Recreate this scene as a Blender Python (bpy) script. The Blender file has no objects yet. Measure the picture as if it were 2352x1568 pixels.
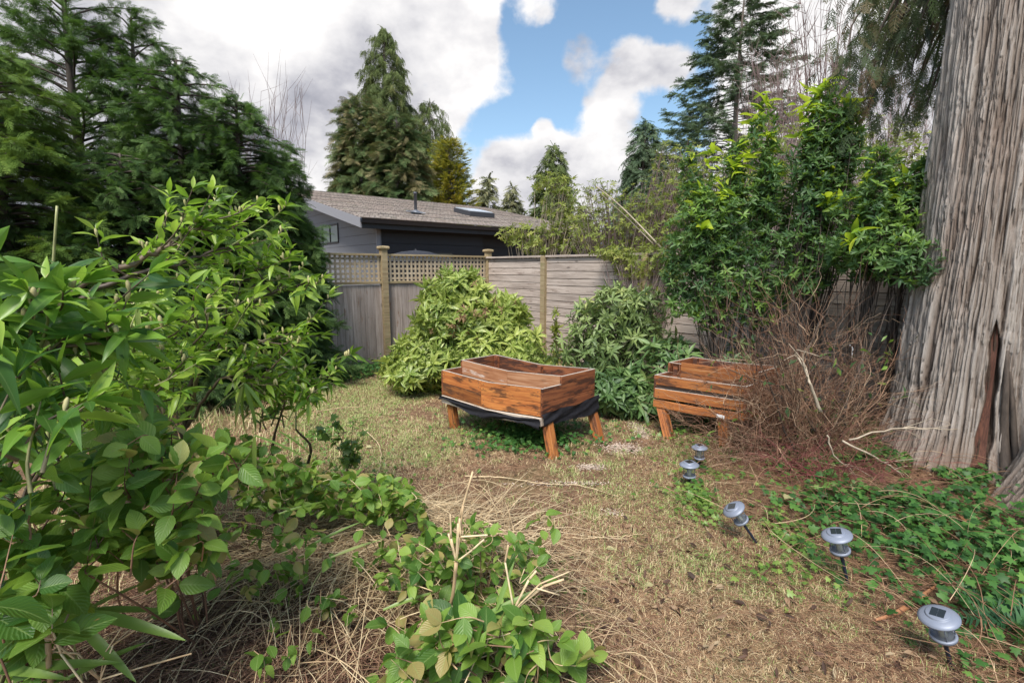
import bpy, math, random
import numpy as np
from mathutils import Vector, Matrix
R = math.radians
random.seed(7)
rng = np.random.default_rng(7)
scene = bpy.context.scene
col = scene.collection

# ------------------------------------------------------------------ camera
CH = 1.65; FPX = 1111.0; PITCH = R(8.65)           # photo measured at 2352 x 1568
cam_d = bpy.data.cameras.new('camera'); cam = bpy.data.objects.new('camera', cam_d); col.objects.link(cam)
cam_d.sensor_width = 36; cam_d.lens = FPX/2352*36
cam_d.clip_start = 0.05; cam_d.clip_end = 6000
cam.location = (0, 0, CH); cam.rotation_euler = (R(90)-PITCH, 0, 0)
scene.camera = cam
scene.render.resolution_x = 1024; scene.render.resolution_y = 682
scene.view_settings.view_transform = 'Standard'; scene.view_settings.look = 'None'
scene.view_settings.gamma = 1.0
scene.view_settings.exposure = 1.10
scene.cycles.max_bounces = 6; scene.cycles.diffuse_bounces = 3; scene.cycles.glossy_bounces = 2
scene.cycles.transmission_bounces = 4; scene.cycles.transparent_max_bounces = 6
scene.cycles.caustics_reflective = False; scene.cycles.caustics_refractive = False
scene.cycles.use_denoising = True

def ray(px, py):
    u = (px-1176)/FPX; v = (784-py)/FPX
    return np.array([u, math.cos(PITCH)+v*math.sin(PITCH), -math.sin(PITCH)+v*math.cos(PITCH)])
def at(px, py, Y):
    d = ray(px, py); t = Y/d[1]
    return np.array([d[0]*t, Y, CH+d[2]*t])
def gnd(px, py, z=0.0):
    d = ray(px, py); t = (z-CH)/d[2]
    return np.array([d[0]*t, d[1]*t, z])

# ------------------------------------------------------------------ sky and sun
SUN_EL = 56.0; SUN_AZ = 196.0                        # azimuth clockwise from +Y: behind and left of the camera
world = bpy.data.worlds.new("World"); scene.world = world; world.use_nodes = True
nt = world.node_tree; nt.nodes.clear()
def N(t, typ, **kw):
    n = t.nodes.new(typ)
    for k, v in kw.items():
        if k.startswith('i_'): n.inputs[k[2:]].default_value = v
        else: setattr(n, k, v)
    return n
def L(t, a, ao, b, bi): t.links.new(a.outputs[ao], b.inputs[bi])
def mth(t, op, a, b=None, c=None, clamp=False):
    n = t.nodes.new('ShaderNodeMath'); n.operation = op; n.use_clamp = clamp
    for i, x in enumerate((a, b, c)):
        if x is None: continue
        if isinstance(x, (int, float)): n.inputs[i].default_value = x
        else: t.links.new(x, n.inputs[i])
    return n.outputs[0]
def mixc(t, f, a, b, typ='MIX'):
    n = t.nodes.new('ShaderNodeMix'); n.data_type = 'RGBA'; n.blend_type = typ
    for idx, x in ((0, f), (6, a), (7, b)):
        if isinstance(x, (int, float)): n.inputs[idx].default_value = x
        elif isinstance(x, tuple): n.inputs[idx].default_value = (*x[:3], 1)
        else: t.links.new(x, n.inputs[idx])
    return n.outputs[2]
def ramp(t, f, stops, interp='LINEAR'):
    n = t.nodes.new('ShaderNodeValToRGB'); n.color_ramp.interpolation = interp
    e = n.color_ramp.elements
    while len(e) < len(stops): e.new(0.5)
    for k, (p, c) in enumerate(stops):
        e[k].position = p; e[k].color = (c, c, c, 1) if isinstance(c, (int, float)) else (*c[:3], 1)
    t.links.new(f, n.inputs[0]); return n.outputs[0]
def noise(t, vec, scale, detail=4, rough=.55, dist=0.0, out=0):
    n = t.nodes.new('ShaderNodeTexNoise'); n.inputs['Scale'].default_value = scale
    n.inputs['Detail'].default_value = detail; n.inputs['Roughness'].default_value = rough
    n.inputs['Distortion'].default_value = dist
    if vec is not None: t.links.new(vec, n.inputs['Vector'])
    return n.outputs[out]
def mapping(t, vec, sc=(1, 1, 1), loc=(0, 0, 0), rot=(0, 0, 0)):
    n = t.nodes.new('ShaderNodeMapping'); n.inputs['Scale'].default_value = sc
    n.inputs['Location'].default_value = loc; n.inputs['Rotation'].default_value = rot
    t.links.new(vec, n.inputs['Vector']); return n.outputs[0]

sky = N(nt, 'ShaderNodeTexSky', sky_type='NISHITA', sun_disc=False)
sky.sun_elevation = R(SUN_EL); sky.sun_rotation = R(SUN_AZ); sky.air_density = 1.0; sky.dust_density = 1.2; sky.ozone_density = 1.6
tc = N(nt, 'ShaderNodeTexCoord')
dirv = tc.outputs['Generated']
# clouds: noise in the sky's own directions, thickened or thinned toward some directions
def skydir(px, py):
    d = ray(px, py); return d/np.linalg.norm(d)
blobs = [  # px, py, radius px, weight
    (500, 60, 400, 1.1), (760, 180, 260, 1.0), (960, 70, 170, 1.0), (1085, 150, 100, .9), (1060, -10, 100, .9), (600, 330, 330, 1.0), (900, 330, 180, .8),
    (300, -300, 600, 1.0), (740, -330, 340, 1.0), (1235, 25, 52, .75), (1332, 132, 55, .66), (1445, 142, 64, .8), (1530, 160, 55, .75),
    (1405, 248, 78, .85), (1240, 290, 32, .8), (1340, 420, 125, 1.0), (1190, 430, 120, .9), (1470, 420, 110, .9), (1270, 370, 70, .7),
    (1800, 20, 130, .95), (1930, 130, 220, 1.0), (2080, 300, 260, 1.0), (1780, 280, 130, .9), (1560, -10, 55, .85),
    (0, 300, 500, 1.0), (2400, 0, 480, 1.0), (640, 500, 300, 1.0), (1200, 640, 300, .9), (1700, 640, 300, .9)]
warp = nt.nodes.new('ShaderNodeVectorMath'); warp.operation = 'MULTIPLY_ADD'
nz = noise(nt, dirv, 7.0, 5, .6, out=1)
sub = nt.nodes.new('ShaderNodeVectorMath'); sub.operation = 'SUBTRACT'; nt.links.new(nz, sub.inputs[0]); sub.inputs[1].default_value = (.5, .5, .5)
nt.links.new(sub.outputs[0], warp.inputs[0]); warp.inputs[1].default_value = (.07, .07, .07); nt.links.new(dirv, warp.inputs[2])
def density(vec):
    tot = None
    for (px, py, r, w) in blobs:
        d = nt.nodes.new('ShaderNodeVectorMath'); d.operation = 'DISTANCE'
        nt.links.new(vec, d.inputs[0]); d.inputs[1].default_value = tuple(skydir(px, py))
        rr = r/FPX
        m = nt.nodes.new('ShaderNodeMapRange'); m.interpolation_type = 'SMOOTHSTEP'
        nt.links.new(d.outputs['Value'], m.inputs[0])
        m.inputs[1].default_value = rr*1.15; m.inputs[2].default_value = rr*.35; m.inputs[3].default_value = 0; m.inputs[4].default_value = w
        tot = m.outputs[0] if tot is None else mth(nt, 'ADD', tot, m.outputs[0])
    return mth(nt, 'MINIMUM', tot, 0.95)
base_d = density(warp.outputs[0])
fb = noise(nt, mapping(nt, dirv, (1, 1, 1.5)), 8.0, 9, .58, .3)
dens = mth(nt, 'ADD', mth(nt, 'SUBTRACT', base_d, .26), mth(nt, 'MULTIPLY', mth(nt, 'SUBTRACT', fb, .5), 1.1))
fbx = noise(nt, dirv, 30.0, 5, .65, .2); dens = mth(nt, 'ADD', dens, mth(nt, 'MULTIPLY', mth(nt, 'SUBTRACT', fbx, .5), .45))
cover = nt.nodes.new('ShaderNodeMapRange'); cover.interpolation_type = 'SMOOTHSTEP'
nt.links.new(dens, cover.inputs[0]); cover.inputs[1].default_value = .0; cover.inputs[2].default_value = .52
# cloud shade: large soft grey bellies, bright edges
fb2 = noise(nt, mapping(nt, dirv, (1, 1, 1.7), (3.1, 1.7, .4)), 3.0, 5, .5, .1)
fb3 = noise(nt, mapping(nt, dirv, (1, 1, 1.4), (.1, .2, .25)), 9.0, 6, .55, .1)
sh = mth(nt, 'ADD', mth(nt, 'MULTIPLY', fb2, .72), mth(nt, 'MULTIPLY', fb3, .38))
ccol = ramp(nt, sh, [(.42, (.36, .37, .43)), (.49, (.54, .54, .59)), (.56, (.80, .79, .81)), (.64, (1.02, 1.0, .99))])
bgs = N(nt, 'ShaderNodeBackground'); bgs.inputs[1].default_value = 0.095
hs = nt.nodes.new('ShaderNodeHueSaturation'); hs.inputs['Saturation'].default_value = 1.0; hs.inputs['Hue'].default_value = .49
L(nt, sky, 0, hs, 'Color'); L(nt, hs, 0, bgs, 0)
bgc = N(nt, 'ShaderNodeBackground'); nt.links.new(ccol, bgc.inputs[0]); bgc.inputs[1].default_value = 0.49
mx = N(nt, 'ShaderNodeMixShader'); nt.links.new(cover.outputs[0], mx.inputs[0]); L(nt, bgs, 0, mx, 1); L(nt, bgc, 0, mx, 2)
wo = N(nt, 'ShaderNodeOutputWorld'); L(nt, mx, 0, wo, 0)
world.cycles.sampling_method = 'MANUAL'; world.cycles.sample_map_resolution = 512

sun_d = bpy.data.lights.new('sun', 'SUN'); sun_d.energy = 2.5; sun_d.angle = R(20.0); sun_d.color = (1.0, .95, .87)
sun = bpy.data.objects.new('sun', sun_d); col.objects.link(sun)
sv = Vector((math.sin(R(SUN_AZ))*math.cos(R(SUN_EL)), math.cos(R(SUN_AZ))*math.cos(R(SUN_EL)), math.sin(R(SUN_EL))))
sun.rotation_euler = sv.to_track_quat('Z', 'Y').to_euler()
sun.location = (0, 0, 30)

# ------------------------------------------------------------------ mesh helpers
def nrm(a):
    a = np.asarray(a, float); return a/np.maximum(np.linalg.norm(a, axis=-1, keepdims=True), 1e-9)
class MB:
    """collects verts, faces (3 or 4 corners) and the per-vertex attributes var (float) and lc (vector)"""
    def __init__(s): s.V = []; s.F3 = []; s.F4 = []; s.A = []; s.C = []; s.n = 0
    def add(s, V, F, var=0.5, lc=None):
        V = np.asarray(V, float).reshape(-1, 3); n = len(V)
        s.V.append(V); s.A.append(np.full(n, var) if np.isscalar(var) else np.asarray(var, float))
        s.C.append(V if lc is None else np.asarray(lc, float).reshape(-1, 3))
        for f in (F if isinstance(F, (list, tuple)) else [F]):
            f = np.asarray(f, int)
            if f.size == 0: continue
            (s.F3 if f.shape[1] == 3 else s.F4).append(f + s.n)
        s.n += n; return s
    def build(s, name, mat, parent=None, smooth=True, loc=None):
        me = bpy.data.meshes.new(name)
        V = np.concatenate(s.V) if s.V else np.zeros((0, 3))
        if loc is not None: V = V - np.asarray(loc)
        f3 = np.concatenate(s.F3) if s.F3 else np.zeros((0, 3), int)
        f4 = np.concatenate(s.F4) if s.F4 else np.zeros((0, 4), int)
        me.vertices.add(len(V)); me.vertices.foreach_set('co', V.astype(np.float32).ravel())
        li = np.concatenate([f3.ravel(), f4.ravel()]).astype(np.int32)
        me.loops.add(len(li)); me.loops.foreach_set('vertex_index', li)
        st = np.concatenate([np.arange(len(f3))*3, len(f3)*3+np.arange(len(f4))*4]).astype(np.int32)
        me.polygons.add(len(st)); me.polygons.foreach_set('loop_start', st)
        me.polygons.foreach_set('use_smooth', np.full(len(st), smooth, bool))
        me.update(calc_edges=True)
        a = me.attributes.new('var', 'FLOAT', 'POINT'); a.data.foreach_set('value', np.concatenate(s.A).astype(np.float32))
        c = me.attributes.new('lc', 'FLOAT_VECTOR', 'POINT'); c.data.foreach_set('vector', np.concatenate(s.C).astype(np.float32).ravel())
        me.materials.append(mat)
        o = bpy.data.objects.new(name, me); col.objects.link(o)
        if loc is not None: o.location = Vector(loc)
        if parent is not None:
            o.parent = parent
            if loc is None: o.location = -Vector(parent.location) if parent.parent is None else -(Vector(parent.parent.location)+Vector(parent.location))
        return o
# Parts are modelled in world coordinates; the parent Empty stands at the thing's base, so a child sits at minus its parent's location.
def tag(o, label=None, cat=None, group=None, kind=None):
    if label: o['label'] = label
    if cat: o['category'] = cat
    if group: o['group'] = group
    if kind: o['kind'] = kind
    return o
def empty(name, loc, label=None, cat=None, group=None):
    o = bpy.data.objects.new(name, None); col.objects.link(o); o.location = Vector([float(x) for x in loc]); o.empty_display_size = .1
    return tag(o, label, cat, group)
def sub(o_parent, mb, name, mat, smooth=True):
    """a sub-part: child of a part (part object sits at -root)"""
    o = mb.build(name, mat, None, smooth); o.parent = o_parent; o.location = (0, 0, 0); return o

def frame(f, up=(0, 0, 1)):
    """rows of matrices with columns side, forward, normal"""
    f = nrm(f); up = np.broadcast_to(np.asarray(up, float), f.shape)
    s = np.cross(f, up); bad = np.linalg.norm(s, axis=-1) < 1e-3
    s[bad] = (1, 0, 0); s = nrm(s); n = np.cross(s, f)
    return np.stack([s, f, n], axis=-1)
def inst(mb, tpl, T, M, sc=1.0, var=None, lcz=None):
    V, F, lc = tpl; n = len(T)
    if n == 0: return
    M = M*np.asarray(sc, float).reshape(-1, 1, 1) if not np.isscalar(sc) else M*sc
    W = np.einsum('nij,kj->nki', M, V) + T[:, None, :]
    k = len(V)
    if var is None: var = rng.random(n)
    A = np.repeat(var, k)
    C = np.broadcast_to(lc, (n, k, 3)).copy(); C[:, :, 2] += (rng.random(n)*37 if lcz is None else lcz)[:, None]
    Fs = []
    for f in F:
        f = np.asarray(f, int)
        if f.size: Fs.append((f[None]+(np.arange(n)*k)[:, None, None]).reshape(-1, f.shape[1]))
    mb.add(W.reshape(-1, 3), Fs, A, C.reshape(-1, 3))
def tube(mb, P, r, sides=5, var=.5, cap=True):
    P = np.asarray(P, float); n = len(P)
    r = np.full(n, r) if np.isscalar(r) else np.asarray(r, float)
    t = np.gradient(P, axis=0); t = nrm(t)
    a = np.array([0, 0, 1.]) if abs(t[0][2]) < .9 else np.array([1., 0, 0])
    s = nrm(np.cross(t, a)); b = np.cross(s, t)
    th = np.arange(sides)*2*np.pi/sides
    V = P[:, None]+r[:, None, None]*(np.cos(th)[None, :, None]*s[:, None]+np.sin(th)[None, :, None]*b[:, None])
    i = np.arange(n-1)[:, None]*sides; j = np.arange(sides)[None]; j2 = (j+1) % sides
    F = np.stack([i+j, i+j2, i+sides+j2, i+sides+j], -1).reshape(-1, 4)
    L_ = np.concatenate([[0], np.cumsum(np.linalg.norm(np.diff(P, axis=0), axis=1))])
    lc = np.stack([np.broadcast_to(np.cos(th)[None]*r[:, None]*1., (n, sides)), np.broadcast_to(np.sin(th)[None]*r[:, None], (n, sides)), np.broadcast_to(L_[:, None], (n, sides))], -1)
    Fs = [F]
    if cap and sides == 4: Fs.append(np.array([[0, 1, 2, 3], [(n-1)*4+3, (n-1)*4+2, (n-1)*4+1, (n-1)*4]]))
    elif cap:
        e = (n-1)*sides
        Fs.append(np.array([[e, e+k, e+k+1] for k in range(1, sides-1)])); Fs.append(np.array([[0, k+1, k] for k in range(1, sides-1)]))
    mb.add(V.reshape(-1, 3), Fs, var, lc.reshape(-1, 3)+rng.random()*20)
def tubes3(mb, P, r, var):
    """many thin three-sided stems at once: P (m, n, 3), r (m, n)"""
    m, n, _ = P.shape
    t = nrm(np.gradient(P, axis=1)); a = np.array([.3, .2, 1.]); s = nrm(np.cross(t, a)); b = np.cross(s, t)
    th = np.arange(3)*2*np.pi/3
    V = P[:, :, None]+r[:, :, None, None]*(np.cos(th)[None, None, :, None]*s[:, :, None]+np.sin(th)[None, None, :, None]*b[:, :, None])
    i = (np.arange(m)*n*3)[:, None, None]+(np.arange(n-1)*3)[None, :, None]; j = np.arange(3)[None, None]; j2 = (j+1) % 3
    F = np.stack([i+j, i+j2, i+3+j2, i+3+j], -1).reshape(-1, 4)
    lc = np.zeros((m, n, 3, 3)); lc[..., 2] = np.arange(n)[None, :, None]*.05+rng.random(m)[:, None, None]*30
    mb.add(V.reshape(-1, 3), F, np.repeat(var, n*3), lc.reshape(-1, 3))
def smoothline(P, n=24):
    """Catmull-Rom through P"""
    P = np.asarray(P, float)
    if len(P) == 2: t = np.linspace(0, 1, n)[:, None]; return P[0]*(1-t)+P[1]*t
    Q = np.vstack([2*P[0]-P[1], P, 2*P[-1]-P[-2]]); out = []
    u = np.linspace(0, len(P)-1-1e-6, n)
    for x in u:
        k = int(x); f = x-k; a, b, c, d = Q[k:k+4]
        out.append(.5*((2*b)+(-a+c)*f+(2*a-5*b+4*c-d)*f*f+(-a+3*b-3*c+d)*f**3))
    return np.array(out)
def box(mb, o, ax, ay, az, var=.5, bev=.003, seg=1, sagf=None):
    """box with corner o and edge vectors; chamfered edges; segments along ax; lc has x along the first edge"""
    o, ax, ay, az = [np.asarray(q, float) for q in (o, ax, ay, az)]
    lx, ly, lz = [np.linalg.norm(q) for q in (ax, ay, az)]
    ux, uy, uz = ax/lx, ay/ly, az/lz
    bev = min(bev, ly*.3, lz*.3)
    ring = [(bev, 0), (ly-bev, 0), (ly, bev), (ly, lz-bev), (ly-bev, lz), (bev, lz), (0, lz-bev), (0, bev)]
    xs = np.linspace(0, lx, seg+1)
    off = rng.random(3)*50
    V = []; C = []
    for x in xs:
        for (a, b) in ring:
            V.append(o+ux*x+uy*a+uz*b); C.append(np.array([x, a, b])+off)
    V = np.array(V)
    if sagf is not None: V = sagf(V)
    n = len(xs); i = np.arange(n-1)[:, None]*8; j = np.arange(8)[None]; j2 = (j+1) % 8
    F = np.stack([i+j, i+j2, i+8+j2, i+8+j], -1).reshape(-1, 4)
    if np.dot(np.cross(ux, uy), uz) > 0: F = F[:, ::-1]
    F = F[:, ::-1]
    e = (n-1)*8
    caps = np.array([[0, 1, 2, 3], [0, 3, 4, 7], [7, 4, 5, 6]]); cap2 = caps[:, ::-1]+e
    mb.add(V, [F, caps, cap2], var, np.array(C))
def abox(mb, x0, y0, z0, x1, y1, z1, **k): box(mb, (x0, y0, z0), (x1-x0, 0, 0), (0, y1-y0, 0), (0, 0, z1-z0), **k)
def lathe(mb, prof, origin=(0, 0, 0), axis=(0, 0, 1), n=28, var=.5, cap0=False):
    axis = nrm(np.asarray(axis, float)); ref = np.array([1., 0, 0]) if abs(axis[2]) > .5 else np.array([0, 0, 1.])
    s = nrm(np.cross(axis, ref)); b = np.cross(axis, s); th = np.arange(n)*2*np.pi/n
    prof = np.asarray(prof, float); m = len(prof)
    V = np.asarray(origin)+prof[:, 1][:, None, None]*axis+prof[:, 0][:, None, None]*(np.cos(th)[None, :, None]*s+np.sin(th)[None, :, None]*b)
    i = np.arange(m-1)[:, None]*n; j = np.arange(n)[None]; j2 = (j+1) % n
    F = np.stack([i+j, i+j2, i+n+j2, i+n+j], -1).reshape(-1, 4)
    mb.add(V.reshape(-1, 3), F, var)
# numpy value noise
_perm = rng.random((64, 64, 64))
def vnoise(P):
    P = np.asarray(P, float); i = np.floor(P).astype(int); f = P-i; f = f*f*(3-2*f); i &= 63; j = (i+1) & 63
    def g(a, b, c): return _perm[a, b, c]
    x0, y0, z0 = i[..., 0], i[..., 1], i[..., 2]; x1, y1, z1 = j[..., 0], j[..., 1], j[..., 2]
    fx, fy, fz = f[..., 0], f[..., 1], f[..., 2]
    a = g(x0, y0, z0)*(1-fx)+g(x1, y0, z0)*fx; b = g(x0, y1, z0)*(1-fx)+g(x1, y1, z0)*fx
    c = g(x0, y0, z1)*(1-fx)+g(x1, y0, z1)*fx; d = g(x0, y1, z1)*(1-fx)+g(x1, y1, z1)*fx
    return (a*(1-fy)+b*fy)*(1-fz)+(c*(1-fy)+d*fy)*fz
def fbm(P, o=4):
    s = 0; a = .5; P = np.asarray(P, float)
    for k in range(o): s = s+a*vnoise(P*2**k+k*11.3); a *= .5
    return s/(1-.5**o)

# ------------------------------------------------------------------ materials
def newmat(name):
    m = bpy.data.materials.new(name); m.use_nodes = True; t = m.node_tree; t.nodes.clear()
    out = N(t, 'ShaderNodeOutputMaterial'); b = N(t, 'ShaderNodeBsdfPrincipled'); L(t, b, 0, out, 0)
    return m, t, b, out
def attr(t, name, o): n = t.nodes.new('ShaderNodeAttribute'); n.attribute_name = name; return n.outputs[o]
def leafmat(name, stops, rough=.45, trans=.3, tcol=(.35, .55, .08), rib=0.0, vari=None, spec=.5, blot=None):
    m, t, b, out = newmat(name)
    v = attr(t, 'var', 'Fac'); lc = attr(t, 'lc', 'Vector')
    sx = t.nodes.new('ShaderNodeSeparateXYZ'); t.links.new(lc, sx.inputs[0])
    c = ramp(t, v, stops)
    geo = N(t, 'ShaderNodeNewGeometry')
    n1 = noise(t, geo.outputs['Position'], 1.7, 3)
    c = mixc(t, mth(t, 'MULTIPLY', mth(t, 'SUBTRACT', n1, .3), .9, clamp=True), c, mixc(t, .5, c, tuple(x*.6 for x in stops[0][1])), 'MIX')
    au = mth(t, 'ABSOLUTE', sx.outputs[0])
    if vari:   # pale blotches between edge and rib
        nn = noise(t, mapping(t, lc, (5, 4, 1)), 1.0, 3, .7)
        k = mth(t, 'GREATER_THAN', nn, vari[1]); c = mixc(t, mth(t, 'MULTIPLY', k, .9), c, vari[0])
    if blot:
        nn = noise(t, mapping(t, lc, (1.5, 1.5, 1)), 1.0, 3, .7)
        k = ramp(t, nn, [(blot[1], 0.0), (blot[1]+.05, 1.0)]); c = mixc(t, k, c, blot[0])
    if rib:
        k = mth(t, 'LESS_THAN', au, .06); c = mixc(t, mth(t, 'MULTIPLY', k, rib), c, (.30, .42, .14))
        ph = mth(t, 'ADD', mth(t, 'MULTIPLY', sx.outputs[1], 9.0), mth(t, 'MULTIPLY', au, -3.0))
        vein = mth(t, 'LESS_THAN', mth(t, 'FRACT', ph), .12)
        c = mixc(t, mth(t, 'MULTIPLY', vein, rib*.35 if rib > .35 else 0.0), c, (.26, .40, .12))
        bp = N(t, 'ShaderNodeBump'); bp.inputs['Strength'].default_value = .25 if rib > .35 else .0; bp.inputs['Distance'].default_value = .003
        t.links.new(mth(t, 'SINE', mth(t, 'MULTIPLY', ph, 6.283)), bp.inputs['Height']); L(t, bp, 0, b, 'Normal')
    t.links.new(c, b.inputs['Base Color']); b.inputs['Roughness'].default_value = rough
    b.inputs['Specular IOR Level'].default_value = spec
    if trans:
        tr = N(t, 'ShaderNodeBsdfTranslucent'); t.links.new(mixc(t, .55, c, tcol), tr.inputs[0])
        ms = N(t, 'ShaderNodeMixShader'); ms.inputs[0].default_value = trans
        L(t, b, 0, ms, 1); L(t, tr, 0, ms, 2); L(t, ms, 0, out, 0)
    return m
def woodmat(name, c0, c1, c2, rough=.8, grain=1.0, knots=.5, stain=None, bump=.35):
    m, t, b, out = newmat(name)
    lc = attr(t, 'lc', 'Vector'); v = attr(t, 'var', 'Fac')
    g = noise(t, mapping(t, lc, (1.6*grain, 34*grain, 34*grain)), 1.0, 5, .65, .6)
    g2 = noise(t, mapping(t, lc, (5, 120, 120)), 1.0, 3, .6)
    big = noise(t, mapping(t, lc, (1.2, 5, 5)), 1.0, 4, .6)
    f = mth(t, 'ADD', mth(t, 'MULTIPLY', g, .6), mth(t, 'ADD', mth(t, 'MULTIPLY', g2, .25), mth(t, 'MULTIPLY', big, .25)))
    c = ramp(t, f, [(.33, c0), (.5, c1), (.68, c2)])
    br = mth(t, 'ADD', .62, mth(t, 'MULTIPLY', v, .76))
    c = mixc(t, 1.0, c, (1, 1, 1), 'MULTIPLY')
    hsv = t.nodes.new('ShaderNodeHueSaturation'); t.links.new(c, hsv.inputs['Color']); t.links.new(br, hsv.inputs['Value']); c = hsv.outputs[0]
    if knots:
        vo = t.nodes.new('ShaderNodeTexVoronoi'); t.links.new(mapping(t, lc, (2.4, 7, 7)), vo.inputs['Vector']); vo.inputs['Scale'].default_value = 1
        k = ramp(t, vo.outputs['Distance'], [(.06, 1.0), (.13, 0.0)]); c = mixc(t, mth(t, 'MULTIPLY', k, knots), c, tuple(x*.25 for x in c1))
    if stain:
        s = noise(t, mapping(t, lc, (3.0, 14, 14), (4, 2, 1)), 1.0, 6, .7)
        k = ramp(t, s, [(stain[1], 0.0), (stain[1]+.07, 1.0)]); c = mixc(t, mth(t, 'MULTIPLY', k, stain[2]), c, stain[0])
    t.links.new(c, b.inputs['Base Color']); b.inputs['Roughness'].default_value = rough
    bp = N(t, 'ShaderNodeBump'); bp.inputs['Strength'].default_value = bump; bp.inputs['Distance'].default_value = .004
    t.links.new(f, bp.inputs['Height']); L(t, bp, 0, b, 'Normal')
    return m
def plain(name, c, rough=.6, metal=0.0, nz=.12, scale=12, bump=0.0, spec=.5):
    m, t, b, out = newmat(name)
    geo = N(t, 'ShaderNodeTexCoord')
    n1 = noise(t, geo.outputs['Object'], scale, 5, .6)
    c2 = mixc(t, n1, tuple(x*(1-nz*2) for x in c), tuple(min(1, x*(1+nz*2)) for x in c))
    t.links.new(c2, b.inputs['Base Color']); b.inputs['Roughness'].default_value = rough; b.inputs['Metallic'].default_value = metal
    b.inputs['Specular IOR Level'].default_value = spec
    if bump:
        bp = N(t, 'ShaderNodeBump'); bp.inputs['Strength'].default_value = bump; bp.inputs['Distance'].default_value = .01
        t.links.new(n1, bp.inputs['Height']); L(t, bp, 0, b, 'Normal')
    return m
def twigmat(name, stops, rough=.8):
    m, t, b, out = newmat(name)
    v = attr(t, 'var', 'Fac'); c = ramp(t, v, stops)
    lc = attr(t, 'lc', 'Vector'); n1 = noise(t, mapping(t, lc, (60, 60, 14)), 1.0, 4, .65)
    c = mixc(t, 1.0, c, ramp(t, n1, [(.3, .55), (.7, 1.3)]), 'MULTIPLY')
    t.links.new(c, b.inputs['Base Color']); b.inputs['Roughness'].default_value = rough
    bp = N(t, 'ShaderNodeBump'); bp.inputs['Strength'].default_value = .5; bp.inputs['Distance'].default_value = .004
    t.links.new(n1, bp.inputs['Height']); L(t, bp, 0, b, 'Normal')
    return m
# ------------------------------------------------------------------ plant pieces
def leaf_tpl(w=.34, nseg=4, droop=.25, fold=.25, shape=1.0, peak=.45, wav=0.0):
    """leaf along +y, length 1; shape >1 pointed, peak = where widest"""
    ys = np.linspace(0, 1, nseg+1); V = []; C = []
    for k, y in enumerate(ys):
        q = (y/peak) if y < peak else (1-y)/(1-peak)
        hw = w/2*(max(0.0, math.sin(min(1, q)*math.pi/2))**shape)
        if k == nseg: hw = .004
        if k == 0: hw = .02
        z = -droop*y*y; z2 = fold*hw
        wv = wav*math.sin(y*14+1)
        V += [(-hw, y, z+z2+wv), (0, y, z), (hw, y, z+z2-wv)]; C += [(-1 if hw > .02 else -.1, y, 0), (0, y, 0), (1 if hw > .02 else .1, y, 0)]
    F = []
    for k in range(nseg):
        a = k*3; F += [(a, a+1, a+4, a+3), (a+1, a+2, a+5, a+4)]
    return np.array(V), [np.array(F)], np.array(C, float)
def lobed_tpl():
    """five-lobed ivy leaf"""
    pts = [(0, 0), (-.28, -.08), (-.5, .12), (-.3, .3), (-.48, .58), (-.17, .58), (0, 1), (.17, .58), (.48, .58), (.3, .3), (.5, .12), (.28, -.08)]
    V = [(0, .3, .04)]+[(x, y, -.18*(x*x+(y-.3)**2)) for x, y in pts]; n = len(pts)
    F = np.array([(0, 1+k, 1+(k+1) % n) for k in range(n)])
    return np.array(V), [F], np.array([(0, .3, 0)]+[(x*2, y, 0) for x, y in pts], float)
def merge(parts):
    """parts: list of (tpl, M, T, s)"""
    V = []; C = []; F = {}; n = 0
    for (v, f, c), M, T, s in parts:
        V.append((M @ (v*s).T).T+T); C.append(c)
        for ff in f:
            if len(ff): F.setdefault(ff.shape[1], []).append(ff+n)
        n += len(v)
    return np.concatenate(V), [np.concatenate(x) for x in F.values()], np.concatenate(C)
def rosette(lt, k=7, tilt=(20, 70), s=(.7, 1.1), seed=0, stem=.0):
    """leaves around +y axis; tilt = degrees from the axis"""
    r = random.Random(seed); P = []
    for i in range(k):
        a = i*2.399+r.uniform(-.3, .3); th = R(r.uniform(*tilt)); sc = r.uniform(*s)
        d = np.array([math.sin(th)*math.cos(a), math.cos(th), math.sin(th)*math.sin(a)])
        M = frame(d[None], (0, 1, 0))[0]
        P.append((lt, M, np.array([0, -stem*i/k, 0.])+d*.02, sc))
    V, F, C = merge(P); C = C.copy()
    nl = len(lt[0]); C[:, 2] = np.repeat(np.array([r.random()*9 for _ in range(k)]), nl)
    return V, F, C
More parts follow.
